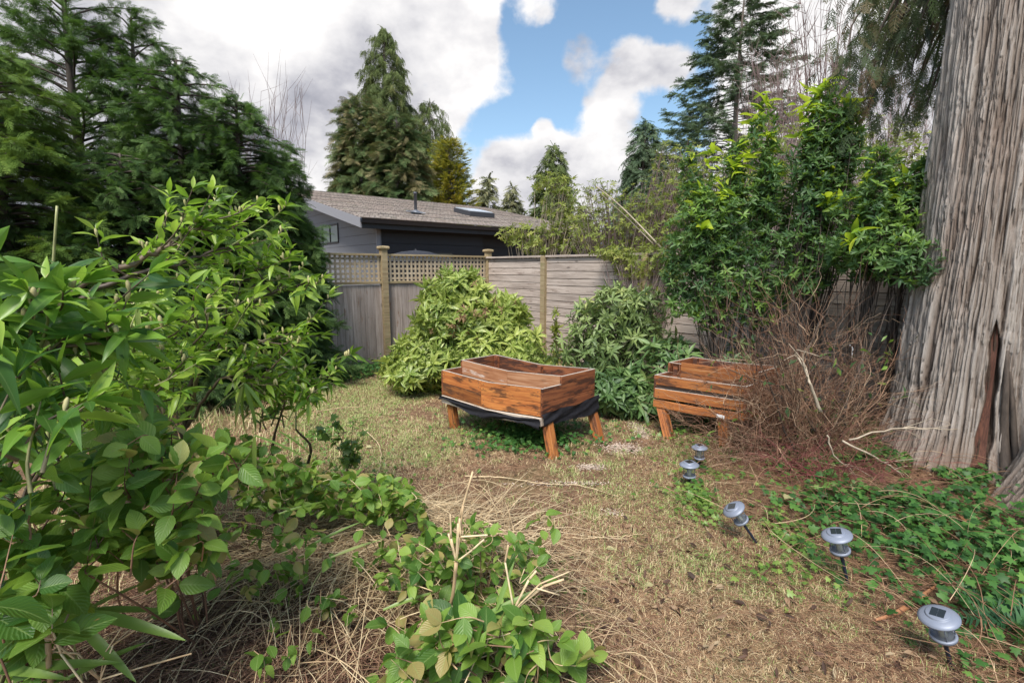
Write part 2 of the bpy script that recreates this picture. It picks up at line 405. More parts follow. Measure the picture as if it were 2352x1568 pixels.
def spray_tpl(pairs=9, seg=2, droop=.35, seed=0, bw=.035, L0=.42, curl=.5, sub=False):
    """flat conifer spray along +y, length 1, side branchlets of scale leaves"""
    r = random.Random(seed); V = []; F = []; C = []
    def strip(P, w, v0):
        base = len(V); m = len(P)
        for i, p in enumerate(P):
            t = P[min(i+1, m-1)]-P[max(i-1, 0)]; s = np.cross(t, (0, 0, 1)); s = s/max(np.linalg.norm(s), 1e-6)
            ww = w*(1-.75*i/(m-1))
            V.append(p-s*ww/2); V.append(p+s*ww/2); C.append((-1, v0+i/m*.3, 0)); C.append((1, v0+i/m*.3, 0))
        for i in range(m-1): F.append((base+2*i, base+2*i+1, base+2*i+3, base+2*i+2))
    R_ = lambda y: np.array([.05*math.sin(y*3+seed), y, -droop*y*y])
    strip([R_(y) for y in np.linspace(0, 1, 4)], bw*.9, 0)
    for i in range(pairs):
        for sgn in (-1, 1):
            y = .08+.9*(i+r.uniform(-.3, .3))/pairs; ln = L0*(1-.75*y)*r.uniform(.8, 1.15)
            o = R_(y); ang = R(r.uniform(38, 58)); d = np.array([sgn*math.sin(ang), math.cos(ang), r.uniform(-.1, .15)])
            P = [o+d*ln*u+np.array([0, 0, -curl*ln*u*u]) for u in np.linspace(0, 1, seg+1)]
            strip(P, bw*1.25, y)
            if sub:
                for u in (.35, .65):
                    q = o+d*ln*u+np.array([0, 0, -curl*ln*u*u]); d2 = np.array([sgn*math.sin(ang*.2), math.cos(ang*.2), -.1]); l2 = ln*.4
                    strip([q, q+d2*l2], bw*.9, y)
    return np.array(V), [np.array(F)], np.array(C, float)

def randdirs(n):
    d = rng.normal(size=(n, 3)); return nrm(d)
def sprays_on(mbl, O, D, tpls, size, up=(0, 0, 1), var=None, jitter=.25):
    """place template sprays at O heading D"""
    n = len(O); D = nrm(D+rng.normal(size=(n, 3))*jitter); M = frame(D, up)
    # roll a little
    a = rng.normal(size=n)*.65; ca, sa = np.cos(a), np.sin(a)
    s = M[:, :, 0]*ca[:, None]+M[:, :, 2]*sa[:, None]; nn = -M[:, :, 0]*sa[:, None]+M[:, :, 2]*ca[:, None]
    M = np.stack([s, M[:, :, 1], nn], -1)
    k = rng.integers(0, len(tpls), n)
    if var is None: var = rng.random(n)
    for i, t in enumerate(tpls):
        m = k == i
        inst(mbl, t, O[m], M[m], size[m], var[m])

def conifer(name, base, H, Rr, label, cat, leaf, bark, tpls, nb=120, per=34, size=.28, r0=.10, prof=.75, h0=.08, rise=.25, droop=.5,
            bow=0.0, lean=(0, 0), gap=0.0, group=None, dark=.0, tipvar=.35, topthin=.5, only=None, hang=0.0, rough_top=0.0, jit=.2):
    base = np.asarray(base, float)
    root = empty(name, base, label, cat, group)
    tr = MB(); cr = MB()
    lean = np.array([lean[0], lean[1], 0.])
    zs = np.linspace(0, 1, 12); P = base+np.outer(zs, [0, 0, H])+np.outer(zs**1.5, lean)+np.stack([.05*np.sin(zs*7), .05*np.cos(zs*5), zs*0], -1)*H*.1
    tube(tr, P, r0*(1-zs)**.8+.012, 8, .5)
    tO = []; tD = []; tS = []; tV = []
    for i in range(nb):
        u = h0+(1-h0)*((i+rng.random())/nb); z = u*H
        a = i*2.399963+rng.normal()*.35
        if only is not None and not only(a, u): continue
        if gap and vnoise(np.array([math.cos(a)*1.3+5, math.sin(a)*1.3+5, u*6+base[0]])) < gap: continue
        Lb = Rr*((1-u)**prof*1.08+.03)*(rng.uniform(.75, 1.12) if u < .85 else rng.uniform(.8, 1.6))
        o = base+np.array([0, 0, z])+lean*u**1.5
        d = np.array([math.cos(a), math.sin(a), 0.])
        nS = 7; t = np.linspace(0, 1, nS)[:, None]
        rs = rise*(1+1.5*rough_top*u)
        B = o+d*Lb*t+np.array([0, 0, 1.])*Lb*(rs*t-droop*t*t+bow*t**3*.5)+np.cross(d, (0, 0, 1))*Lb*.12*rng.normal()*t*t
        tube(tr, B, np.linspace(.012+r0*.16*(1-u), .004, nS), 4, .5, cap=False)
        m = max(5, int(per*(.35+.65*Lb/Rr)*(1-topthin*u*.5)))
        q = rng.beta(1.6, 1.0, m)*.85+.15; idx = np.clip(q*(nS-1), 0, nS-1.001); k = idx.astype(int); f = (idx-k)[:, None]
        pos = B[k]*(1-f)+B[k+1]*f+rng.normal(size=(m, 3))*.03*size*3
        tan = nrm(B[k+1]-B[k]); side = np.cross(tan, (0, 0, 1)); sg = rng.choice([-1, 1], m)[:, None]*rng.uniform(.3, 1.1, m)[:, None]
        dd = tan*1.0+side*sg+np.array([0, 0, -hang])+np.array([0, 0, 1.])*rng.normal(size=(m, 1))*.2
        dd[q > .92] = tan[q > .92]
        tO.append(pos); tD.append(dd); tS.append(size*rng.uniform(.6, 1.15, m)*(1-.35*q*0)*(1 if u < .85 else .75))
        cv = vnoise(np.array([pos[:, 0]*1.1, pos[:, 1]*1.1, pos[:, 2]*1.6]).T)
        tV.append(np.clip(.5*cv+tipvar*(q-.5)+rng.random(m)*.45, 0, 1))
    m = 10; tO.append(P[-1]+np.stack([rng.normal(size=m)*.02, rng.normal(size=m)*.02, -rng.random(m)*size*1.5], -1)); tD.append(np.array([0, 0, 1.])+rng.normal(size=(m, 3))*.4); tS.append(np.full(m, size*.7)); tV.append(rng.random(m))
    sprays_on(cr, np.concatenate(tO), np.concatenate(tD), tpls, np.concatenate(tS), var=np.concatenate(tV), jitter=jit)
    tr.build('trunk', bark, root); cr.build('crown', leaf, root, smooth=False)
    return root

def blobpoints(blobs, n, inner=.35, squash_low=True):
    """points and outward directions on/inside ellipsoids (cx,cy,cz,rx,ry,rz[,weight])"""
    B = np.array([b[:6] for b in blobs], float); w = np.array([b[6] if len(b) > 6 else b[3]*b[5]+b[4]*b[5]+b[3]*b[4] for b in blobs]); w = w/w.sum()
    k = rng.choice(len(B), n, p=w); d = randdirs(n); rr = np.where(rng.random(n) < inner, rng.uniform(.35, .9, n), rng.uniform(.86, 1.05, n))
    lump = .86+.28*vnoise(d*2.2+B[k, :3]*3)
    P = B[k, :3]+d*B[k, 3:6]*(rr*lump)[:, None]
    return P, nrm(d/B[k, 3:6]), rr, k
def mound(name, base, blobs, n, label, cat, tpls, size, leaf, bark, stems=30, stem_r=.012, updir=.7, group=None, inner=.3, zmin=.03, keep=None, parts=None,
          jit=.35, twig=True, bases=None, sv=.35):
    base = np.asarray(base, float); root = empty(name, base, label, cat, group)
    P, D, rr, k = blobpoints(blobs, n, inner)
    ok = P[:, 2] > zmin+base[2]
    if keep is not None: ok &= keep(P)
    P, D, rr = P[ok], D[ok], rr[ok]; m = len(P)
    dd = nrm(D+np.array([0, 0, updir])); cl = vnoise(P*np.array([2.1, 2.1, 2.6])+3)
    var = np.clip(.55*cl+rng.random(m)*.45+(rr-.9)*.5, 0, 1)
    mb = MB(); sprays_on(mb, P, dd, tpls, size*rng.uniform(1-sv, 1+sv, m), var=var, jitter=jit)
    st = MB()
    bs = [base] if bases is None else [np.asarray(b, float) for b in bases]
    sel = rng.choice(m, min(stems, m), replace=False)
    for q in sel:
        b = bs[int(np.argmin([np.linalg.norm((P[q]-x)[:2]) for x in bs]))] if len(bs) > 1 else bs[0]
        mid = b*.45+P[q]*.55+np.array([0, 0, .08])+rng.normal(size=3)*.06
        mid2 = b*.8+P[q]*.2+rng.normal(size=3)*.03
        C = smoothline([b+rng.normal(size=3)*np.array([.04, .04, 0]), mid2, mid, P[q]], 9)
        tube(st, C, np.linspace(stem_r, stem_r*.25, 9), 5, rng.random(), cap=False)
    if twig:
        T = rng.choice(m, min(m, 1500), replace=False); A = P[T]; ln = size*rng.uniform(.8, 1.8, len(T))
        Q = np.stack([A-dd[T]*(ln*f)[:, None]+rng.normal(size=A.shape)*.01 for f in (1.0, .5, 0)], 1)
        tubes3(st, Q, np.full(Q.shape[:2], stem_r*.22), rng.random(len(T)))
    st.build('stems', bark, root); mb.build('foliage', leaf, root, smooth=True)
    return root

def leafy_twig(mbs, mbl, C, tpls, lsize, step=.035, start=.25, r=.006, flat=.6, buds=None, term=4, var0=.5, ang=(35, 65)):
    """a twig (polyline C) with alternate leaves and a terminal cluster"""
    n = len(C); tube(mbs, C, np.linspace(r, r*.35, n), 5, rng.random(), cap=False)
    d = np.diff(C, axis=0); L_ = np.concatenate([[0], np.cumsum(np.linalg.norm(d, axis=1))]); tot = L_[-1]
    ss = np.arange(tot*start, tot, step); O = []; D = []; S = []
    for i, s in enumerate(ss):
        k = min(np.searchsorted(L_, s)-1, n-2); k = max(k, 0); f = (s-L_[k])/max(L_[k+1]-L_[k], 1e-6); p = C[k]*(1-f)+C[k+1]*f
        t = nrm(C[k+1]-C[k]); side = nrm(np.cross(t, (0, 0, 1))+1e-6); up = np.cross(side, t)
        a = i*2.4 if flat < .3 else (math.pi*(i % 2)+rng.normal()*(1-flat)*1.4+.25)
        w = R(rng.uniform(*ang))
        dd = t*math.cos(w)+(side*math.cos(a)+up*math.sin(a))*math.sin(w)+np.array([0, 0, rng.uniform(-.35, .15)])
        O.append(p); D.append(dd); S.append(lsize*rng.uniform(.65, 1.12)*(.8+.2*min(1, (tot-s)/.1)))
    t = nrm(C[-1]-C[-2])
    for i in range(term):
        O.append(C[-1]); D.append(t+rng.normal(size=3)*.45); S.append(lsize*rng.uniform(.5, .85))
    if not O: return
    O = np.array(O); var = np.clip(var0+rng.normal(size=len(O))*.30, 0, 1)
    sprays_on(mbl, O, np.array(D), tpls, np.array(S), var=var, jitter=.1)
    if buds is not None:
        for i in range(rng.integers(1, 4)):
            s = rng.uniform(.55, 1)*(n-1); k = min(int(s), n-2); p = C[k]+(C[k+1]-C[k])*(s-k)
            ax = nrm(np.array([0, 0, 1.])+rng.normal(size=3)*.25); h = rng.uniform(.022, .04); bb = MB(); buds.append(bb)
            tube(bb, np.array([p, p+ax*h*.4, p+ax*h*.8, p+ax*h*1.0]), [.002, .006, .0055, .002], 6, rng.random(), cap=False)

# ------------------------------------------------------------------ materials in use
M_ = {}
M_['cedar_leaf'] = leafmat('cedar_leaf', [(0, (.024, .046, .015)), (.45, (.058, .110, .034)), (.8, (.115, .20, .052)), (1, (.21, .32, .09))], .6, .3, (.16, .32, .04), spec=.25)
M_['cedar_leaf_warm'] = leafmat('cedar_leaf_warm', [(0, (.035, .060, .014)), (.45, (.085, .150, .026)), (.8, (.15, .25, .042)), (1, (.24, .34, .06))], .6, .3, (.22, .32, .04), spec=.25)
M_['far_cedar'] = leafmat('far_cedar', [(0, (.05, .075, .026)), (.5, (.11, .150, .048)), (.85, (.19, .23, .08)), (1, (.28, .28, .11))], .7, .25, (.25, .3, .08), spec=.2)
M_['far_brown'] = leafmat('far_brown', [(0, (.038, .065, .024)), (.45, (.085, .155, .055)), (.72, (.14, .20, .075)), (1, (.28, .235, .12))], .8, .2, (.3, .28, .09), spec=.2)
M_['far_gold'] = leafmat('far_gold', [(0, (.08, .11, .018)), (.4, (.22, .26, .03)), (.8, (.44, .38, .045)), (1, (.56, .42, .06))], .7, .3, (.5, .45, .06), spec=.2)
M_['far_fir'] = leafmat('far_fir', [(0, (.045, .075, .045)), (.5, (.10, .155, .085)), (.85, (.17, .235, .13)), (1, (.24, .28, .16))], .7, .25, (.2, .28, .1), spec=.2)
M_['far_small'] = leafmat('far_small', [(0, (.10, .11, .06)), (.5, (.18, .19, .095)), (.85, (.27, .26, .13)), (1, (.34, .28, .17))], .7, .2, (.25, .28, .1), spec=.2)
M_['hang_leaf'] = leafmat('hang_leaf', [(0, (.028, .045, .022)), (.5, (.06, .095, .035)), (.8, (.11, .13, .055)), (1, (.20, .12, .08))], .6, .25, (.18, .24, .06), spec=.25)
M_['laurel'] = leafmat('laurel', [(0, (.040, .090, .018)), (.35, (.12, .23, .030)), (.65, (.27, .41, .050)), (1, (.48, .60, .13))], .38, .38, (.46, .78, .06), rib=.3, spec=.45, blot=((.36, .30, .06), .73))
M_['laurel_near'] = leafmat('laurel_near', [(0, (.022, .070, .020)), (.4, (.075, .175, .030)), (.75, (.18, .34, .045)), (1, (.36, .52, .09))], .36, .34, (.40, .72, .06), rib=.25, spec=.45, blot=((.30, .20, .05), .74))
M_['vine'] = leafmat('vine', [(0, (.035, .105, .020)), (.4, (.11, .22, .036)), (.75, (.22, .36, .06)), (.97, (.34, .46, .10)), (1, (.40, .32, .12))], .42, .38, (.42, .66, .07), rib=.4, blot=((.30, .14, .06), .69), spec=.4)
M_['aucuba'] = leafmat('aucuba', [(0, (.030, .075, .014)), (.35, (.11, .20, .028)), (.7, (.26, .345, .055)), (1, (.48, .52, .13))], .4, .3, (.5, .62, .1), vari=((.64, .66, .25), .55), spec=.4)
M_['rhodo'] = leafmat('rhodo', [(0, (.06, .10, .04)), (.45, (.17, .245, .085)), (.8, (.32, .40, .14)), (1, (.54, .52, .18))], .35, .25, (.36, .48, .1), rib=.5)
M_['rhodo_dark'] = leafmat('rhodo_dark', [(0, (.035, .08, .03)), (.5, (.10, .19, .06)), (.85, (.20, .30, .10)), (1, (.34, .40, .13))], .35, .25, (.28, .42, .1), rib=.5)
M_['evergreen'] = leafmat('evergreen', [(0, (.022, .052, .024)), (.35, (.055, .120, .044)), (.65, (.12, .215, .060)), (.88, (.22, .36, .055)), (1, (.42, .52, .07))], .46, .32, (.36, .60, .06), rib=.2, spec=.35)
M_['lime'] = leafmat('lime', [(0, (.20, .34, .03)), (.5, (.38, .52, .035)), (1, (.58, .64, .05))], .4, .45, (.7, .9, .06), rib=.4)
M_['yellowgreen'] = leafmat('yellowgreen', [(0, (.09, .12, .025)), (.5, (.23, .28, .05)), (1, (.44, .44, .10))], .55, .35, (.5, .6, .1))
M_['ivy'] = leafmat('ivy', [(0, (.018, .060, .016)), (.5, (.048, .135, .030)), (.85, (.10, .22, .045)), (.97, (.18, .30, .06)), (1, (.30, .30, .08))], .5, .25, (.28, .5, .07), spec=.3)
M_['ivy_light'] = leafmat('ivy_light', [(0, (.05, .11, .022)), (.5, (.12, .23, .04)), (1, (.26, .36, .08))], .45, .3, (.4, .6, .08))
M_['fern'] = leafmat('fern', [(0, (.02, .07, .03)), (1, (.07, .17, .06))], .4, .25, (.2, .4, .06))
M_['blade'] = leafmat('blade', [(0, (.10, .20, .04)), (.5, (.21, .33, .07)), (.8, (.34, .40, .13)), (1, (.55, .47, .26))], .4, .35, (.4, .6, .1))
M_['bark'] = twigmat('bark', [(0, (.045, .032, .024)), (1, (.14, .11, .09))])
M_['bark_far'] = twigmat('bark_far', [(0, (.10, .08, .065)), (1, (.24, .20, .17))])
M_['laurel_stem'] = twigmat('laurel_stem', [(0, (.07, .05, .035)), (.5, (.16, .11, .07)), (1, (.20, .24, .08))], .6)
M_['straw'] = twigmat('straw', [(0, (.13, .070, .038)), (.3, (.30, .19, .105)), (.65, (.52, .37, .21)), (1, (.74, .59, .37))], .7)
M_['redtwig'] = twigmat('redtwig', [(0, (.085, .040, .026)), (.45, (.22, .115, .070)), (.8, (.34, .19, .115)), (1, (.50, .35, .23))], .7)
M_['redstem'] = twigmat('redstem', [(0, (.13, .03, .03)), (1, (.28, .09, .075))], .6)
M_['litter'] = twigmat('litter', [(0, (.085, .036, .020)), (.35, (.23, .115, .062)), (.7, (.42, .255, .145)), (1, (.66, .48, .30))], .7)
M_['palestick'] = twigmat('palestick', [(0, (.28, .22, .15)), (1, (.48, .40, .30))], .7)
M_['bare'] = twigmat('bare', [(0, (.12, .07, .06)), (.5, (.24, .17, .155)), (1, (.36, .28, .25))], .8)
M_['cane'] = twigmat('cane', [(0, (.22, .26, .09)), (1, (.42, .42, .18))], .45)
M_['bud'] = plain('bud', (.42, .38, .18), .7)

LEAF = leaf_tpl(.30, 5, .22, .3); LEAF2 = leaf_tpl(.26, 5, .50, .35, wav=.02); LEAF3 = leaf_tpl(.33, 5, .05, .5, wav=.012); LEAF4 = leaf_tpl(.28, 6, .8, .6, 1.2, .5, wav=.02)
OV = leaf_tpl(.66, 6, .22, .28, .8, .42, wav=.012); OV2 = leaf_tpl(.60, 6, .40, .32, .8, .4, wav=.02); OV3 = leaf_tpl(.72, 6, .12, .22, .75, .45, wav=.015)
LOW = leaf_tpl(.34, 2, .2, .3); LOWD = leaf_tpl(.3, 2, .35, .3); LOWO = leaf_tpl(.5, 2, .2, .3)
LB = leaf_tpl(.06, 7, .35, .3, .7, .3)
LOBE = lobed_tpl()
SPR = [spray_tpl(9, 2, d, s, sub=True, curl=c, bw=.030) for s, d, c in ((1, .15, .15), (2, .4, .45), (3, .05, .1), (13, .25, .3))]
SPL = [spray_tpl(6, 1, .35, s, bw=.07) for s in (4, 5, 6)]
SPF = [spray_tpl(5, 1, .25, s, bw=.11, L0=.38, curl=.2) for s in (7, 8, 9)]
SPH = [spray_tpl(6, 2, .9, s, bw=.055, L0=.30, curl=1.6) for s in (10, 11, 12)]
# ------------------------------------------------------------------ ground
def gh(x, y):
    x = np.asarray(x, float); y = np.asarray(y, float)
    P = np.stack([x*.8+9, y*.8+9, x*0+2.5], -1); P2 = np.stack([x*4+9, y*4+9, x*0+4.5], -1)
    h = .05*(vnoise(P)-.5)+.014*(vnoise(P2)-.5)
    h = h+.09*np.exp(-(((x+.75)/.85)**2+((y-2.0)/.75)**2))            # heap of old cuttings
    h = h+.10*np.clip((x-2.3)/1.5, 0, 1)*np.clip((6-y)/2, 0, 1)        # bank round the big cedar
    near = np.clip((14-np.hypot(x, y))/4, 0, 1)
    return h*near
def graded(a, b, fine0, fine1, step):
    mid = np.arange(fine0, fine1+1e-6, step); k = np.geomspace(.3, 1, 14)
    lo = fine0-(fine0-a)*np.geomspace(.0005, 1, 22); hi = fine1+(b-fine1)*np.geomspace(.0005, 1, 22)
    return np.concatenate([lo[::-1], mid, hi])
gx = graded(-2500, 2500, -6, 6, .06); gy = graded(-60, 3500, 0, 11, .06)
X, Y = np.meshgrid(gx, gy, indexing='ij'); Z = gh(X, Y); nx, ny = X.shape
V = np.stack([X, Y, Z], -1).reshape(-1, 3); I = (np.arange(nx-1)[:, None]*ny+np.arange(ny-1)[None]).reshape(-1)
g = MB(); g.add(V, np.stack([I, I+ny, I+ny+1, I+1], -1))
m, t, b, out = newmat('soil')
pos = N(t, 'ShaderNodeNewGeometry').outputs['Position']
n1 = noise(t, pos, 1.3, 6, .62, .4); n2 = noise(t, pos, 9, 6, .7, .8); n3 = noise(t, mapping(t, pos, (60, 60, 60)), 1, 4, .75)
c = ramp(t, mth(t, 'ADD', mth(t, 'MULTIPLY', n2, .55), mth(t, 'MULTIPLY', n3, .45)), [(.32, (.065, .030, .018)), (.47, (.18, .11, .065)), (.58, (.32, .19, .115)), (.72, (.46, .35, .22))])
c = mixc(t, ramp(t, n1, [(.48, 0.0), (.66, .45)]), c, mixc(t, n2, (.07, .10, .025), (.22, .25, .085)))
t.links.new(c, b.inputs['Base Color']); b.inputs['Roughness'].default_value = .95; b.inputs['Specular IOR Level'].default_value = .2
bp = N(t, 'ShaderNodeBump'); bp.inputs['Strength'].default_value = .8; bp.inputs['Distance'].default_value = .03
t.links.new(mth(t, 'ADD', n2, n3), bp.inputs['Height']); L(t, bp, 0, b, 'Normal')
tag(g.build('ground', m), kind='structure')

# far wooded hill, with the blue haze of distance mixed into its colour
hm = MB(); xs = np.linspace(-1400, 1400, 90); zz = np.linspace(0, 1, 12)
hx, hu = np.meshgrid(xs, zz, indexing='ij')
hh = 95+60*fbm(np.stack([hx*.004+3, hx*0+1, hx*0+2], -1), 4)
V = np.stack([hx, 1500-0*hx+hu*500, hh*np.sin(hu*math.pi/2)-2], -1).reshape(-1, 3); I = (np.arange(89)[:, None]*12+np.arange(11)[None]).reshape(-1)
hm.add(V, np.stack([I, I+12, I+13, I+1], -1)); tag(hm.build('hill', plain('hill_forest_haze', (.16, .22, .26), .95, nz=.2, scale=.02)), kind='structure')

# ------------------------------------------------------------------ fences
FW = woodmat('fence_grey', (.14, .105, .085), (.29, .235, .20), (.46, .39, .345), .85, 1, .55, ((.20, .085, .035), .60, .75))
FH = woodmat('fence_pale', (.14, .108, .09), (.33, .27, .23), (.53, .45, .39), .85, 1, .7, ((.15, .10, .075), .58, .7))
FP = woodmat('fence_post', (.15, .105, .05), (.27, .20, .11), (.40, .32, .19), .8, .8, .5, ((.16, .17, .06), .55, .5))
LT = woodmat('lattice_wood', (.20, .15, .09), (.36, .28, .185), (.50, .42, .31), .8, 1, .3)
C0 = np.array([-.52, 10.0, 0]); uL = nrm(np.array([-.751, -.66, 0])); uR = nrm(np.array([.683, -.731, 0]))
nL = nrm(np.array([.66, -.751, 0])); nR = np.array([-.731, -.683, 0])           # both face the yard
up = np.array([0, 0, 1.])
lf = empty('lattice_fence', C0+uL*2.6, 'weathered grey board fence with a lattice top, left of the yard corner', 'fence')
def post(par, p, n, u, h, w, capw, mat, cap=True):
    mb = MB(); z0 = float(gh(p[0], p[1]))-.1
    box(mb, p-u*w/2-n*w/2*0+up*z0, u*w, n*w, up*(h-z0), var=rng.uniform(.35, .6), bev=.006)
    o = mb.build('post', mat, par, False)
    if cap:
        cp = MB(); e = capw*1.45; c = p+n*w/2
        lathe(cp, [(0.001, h+.055), (e*.62, h+.045), (e*.72, h+.03), (e*.72, h+.006), (e*.60, h-.012), (.01, h-.012)], (c[0], c[1], 0), n=4, var=.6)
        V = cp.V[0]; q = V-c; a = math.atan2(u[1], u[0])+math.pi/4
        # turn the four-sided cap to the fence's own direction
        a0 = math.atan2(q[4+0][1], q[4+0][0]); r_ = a-a0; cs, sn = math.cos(r_), math.sin(r_)
        cp.V[0] = np.stack([c[0]+q[:, 0]*cs-q[:, 1]*sn, c[1]+q[:, 0]*sn+q[:, 1]*cs, V[:, 2]], -1)
        sub(o, cp, 'post_cap', mat, False)
    return o
LP = [0.0, 2.30, 4.72, 7.14]
for i, s in enumerate(LP): post(lf, C0+uL*s+nL*.0, nL, uL, 1.97, .105, .11, FP)
for a, b_ in zip(LP[:-1], LP[1:]):
    a2, b2 = a+.053, b_-.053; o0 = C0+uL*a2+nL*.02; ln = b2-a2
    bd = MB(); s = 0
    while s < ln-.01:
        w = min(rng.uniform(.132, .142), ln-s); z0 = .05+rng.uniform(-.01, .01)
        box(bd, o0+uL*s+up*z0+nL*rng.uniform(0, .004), up*(1.36-z0), uL*(w-.004), nL*.018, var=np.clip(rng.normal(.5, .16), .1, .95), bev=.002); s += w
    bd.build('board_panel', FW, lf, False)
    la = MB(); z0, z1 = 1.42, 1.85; s = .02
    while s < ln-.03: box(la, o0+uL*s+up*z0+nL*.010, up*(z1-z0), uL*.036, nL*.009, var=rng.uniform(.3, .8), bev=.001); s += .083
    z = z0+.03
    while z < z1-.03: box(la, o0+up*z, uL*ln, up*.036, nL*.0085, var=rng.uniform(.3, .8), bev=.001); z += .083
    la.build('lattice_panel', LT, lf, False)
    for zz0, hh_, dp in ((1.85, .035, .075), (1.375, .045, .06), (-.02, .10, .045)):
        ra = MB(); box(ra, o0-nL*.012+up*zz0, uL*ln, nL*dp, up*hh_, var=rng.uniform(.4, .6), bev=.004)
        ra.build('rail' if zz0 > 0 else 'kick_board', FP if zz0 > 0 else FW, lf, False)
rf = empty('board_fence', C0+uR*4.0, 'pale horizontal board fence running right from the yard corner', 'fence')
RP = [1.66, 3.72, 5.85, 8.1]
starts = [0.06]+[x+.05 for x in RP[:-1]]; ends = [x-.05 for x in RP]
for s in RP:
    post(rf, C0+uR*s+nR*.0, nR, uR, 1.86, .10, .1, FP if s < 4 else FH, cap=False)
for a, b_ in zip(starts, ends):
    bd = MB(); z = .06; o0 = C0+uR*a+nR*.01
    while z < 1.80:
        w = rng.uniform(.120, .145); w = min(w, 1.825-z)
        box(bd, o0+up*z+nR*rng.uniform(0, .010), uR*(b_-a), up*(w-.011), nR*.02, var=np.clip(rng.normal(.55, .13), .2, .95), bev=.002); z += w
    bk = MB(); box(bk, o0+up*.06-nR*.004, uR*(b_-a), up*1.76, nR*-.004, var=.05); bk.build('backing', FW, rf, False)
    bd.build('board_panel', FH, rf, False)
    ra = MB(); box(ra, o0-nR*.02+up*1.832, uR*(b_-a), nR*.09, up*.035, var=.55, bev=.004); ra.build('cap_rail', FH, rf, False)

# ------------------------------------------------------------------ house beyond the fence
hu_, hv = nrm(np.array([.768, .64, 0])), nrm(np.array([-.64, .768, 0]))
E0 = np.array([-3.98, 13.1, 0]); SL = .22; ZE = 2.86
house = empty('house', E0+hu_*5+hv*4, 'grey and black house with a low brown shingle roof behind the fence', 'house')
def hp(a, d, z): return E0+hu_*a+hv*d+up*z
def roofz(d): return ZE+.10+SL*d
m, t, b, out = newmat('roof_shingle')
lc = attr(t, 'lc', 'Vector')
br = N(t, 'ShaderNodeTexBrick'); t.links.new(mapping(t, lc, (1, 1, 1)), br.inputs['Vector'])
br.inputs['Scale'].default_value = 1; br.inputs['Brick Width'].default_value = .16; br.inputs['Row Height'].default_value = .13; br.inputs['Mortar Size'].default_value = .008
br.inputs['Color1'].default_value = (.37, .32, .275, 1); br.inputs['Color2'].default_value = (.20, .175, .155, 1); br.inputs['Mortar'].default_value = (.045, .038, .034, 1); br.inputs['Bias'].default_value = -.1
n1 = noise(t, lc, 1.2, 6, .7); n2 = noise(t, lc, 14, 4, .7)
c = mixc(t, ramp(t, n1, [(.4, 0.0), (.65, .5)]), br.outputs['Color'], (.40, .30, .25)); c = mixc(t, 1.0, c, ramp(t, n2, [(.3, .6), (.7, 1.5)]), 'MULTIPLY')
n4 = noise(t, lc, 3.1, 5, .7); c = mixc(t, ramp(t, n4, [(.58, 0.0), (.7, .6)]), c, (.16, .18, .06))
t.links.new(c, b.inputs['Base Color']); b.inputs['Roughness'].default_value = .95
bp = N(t, 'ShaderNodeBump'); bp.inputs['Strength'].default_value = .8; bp.inputs['Distance'].default_value = .02; t.links.new(br.outputs['Fac'], bp.inputs['Height']); bp.invert = True; L(t, bp, 0, b, 'Normal')
ROOF = m
def slab(mb, pts, th, lcs=None, var=.5):
    """polygon prism, pts in order, thickness downward"""
    P = np.array(pts); n = len(P); V = np.vstack([P, P-up*th])
    F = [np.array([list(range(n))]) if n in (3, 4) else np.array([[0, 1, 2, 3]]), np.array([list(range(n, 2*n))[::-1]])]
    sides = np.array([[i, i+n, (i+1) % n+n, (i+1) % n] for i in range(n)])
    C = None if lcs is None else np.vstack([np.array(lcs), np.array(lcs)])
    mb.add(V, F+[sides], var, C)
LE, LR, DR = 10.6, 10.0, 8.0
rm = MB()
# shingle courses: stepped rows so that the roof edge and surface are not one flat sheet
rows = 48
for i in range(rows):
    d0, d1 = DR*i/rows, DR*(i+1)/rows+.05
    e0 = LE+(LR-LE)*d0/DR; e1 = LE+(LR-LE)*d1/DR
    z0, z1 = roofz(d0)+.022, roofz(d1)+.004
    slab(rm, [hp(-.02, d0-.0, z0), hp(e0, d0, z0), hp(e1, d1, z1), hp(-.02, d1, z1)], .02, [(0, d0, i*.37), (e0, d0, i*.37), (e1, d1, i*.37), (0, d1, i*.37)])
roof = rm.build('roof', ROOF, house, False)
rb = MB(); slab(rb, [hp(-.02, DR, roofz(DR)+.01), hp(LR, DR, roofz(DR)+.01), hp(LR, DR+7, roofz(DR)-1.5), hp(-.02, DR+7, roofz(DR)-1.5)], .1); rb.build('rear_roof', ROOF, house, False)
GREY = plain('grey_siding', (.165, .17, .185), .7, nz=.05, scale=3); TRIM = plain('grey_trim', (.24, .24, .26), .6, nz=.04)
BLK = plain('black_paint', (.016, .016, .019), .55, nz=.15, scale=4); DARK = plain('dark_siding', (.011, .012, .017), .6, nz=.15, scale=3)
fa = MB(); box(fa, hp(0, 0, ZE-.17), hu_*LE, hv*.03, up*.24, bev=.004); fa.build('fascia', BLK, house, False)
gt = MB(); 
for k in range(1):
    prof = [(0, 0), (-.02, -.10), (-.10, -.11), (-.125, -.02), (-.135, 0), (-.115, 0), (-.10, -.09), (-.03, -.085)]
    A = np.array([hp(-.03, -.004+y, ZE+.075+z) for y, z in prof]); B = A+hu_*(LE+.03); n = len(prof)
    gt.add(np.vstack([A, B]), [np.array([[i, i+1, i+1+n, i+n] for i in range(n-1)])])
gt.build('gutter', plain('gutter_black', (.02, .02, .023), .35, spec=.6), house, False)
rk = MB(); P4 = [hp(-.03, 0, roofz(0)), hp(-.03, DR, roofz(DR)), hp(-.03, DR, roofz(DR)-.26), hp(-.03, 0, roofz(0)-.26)]
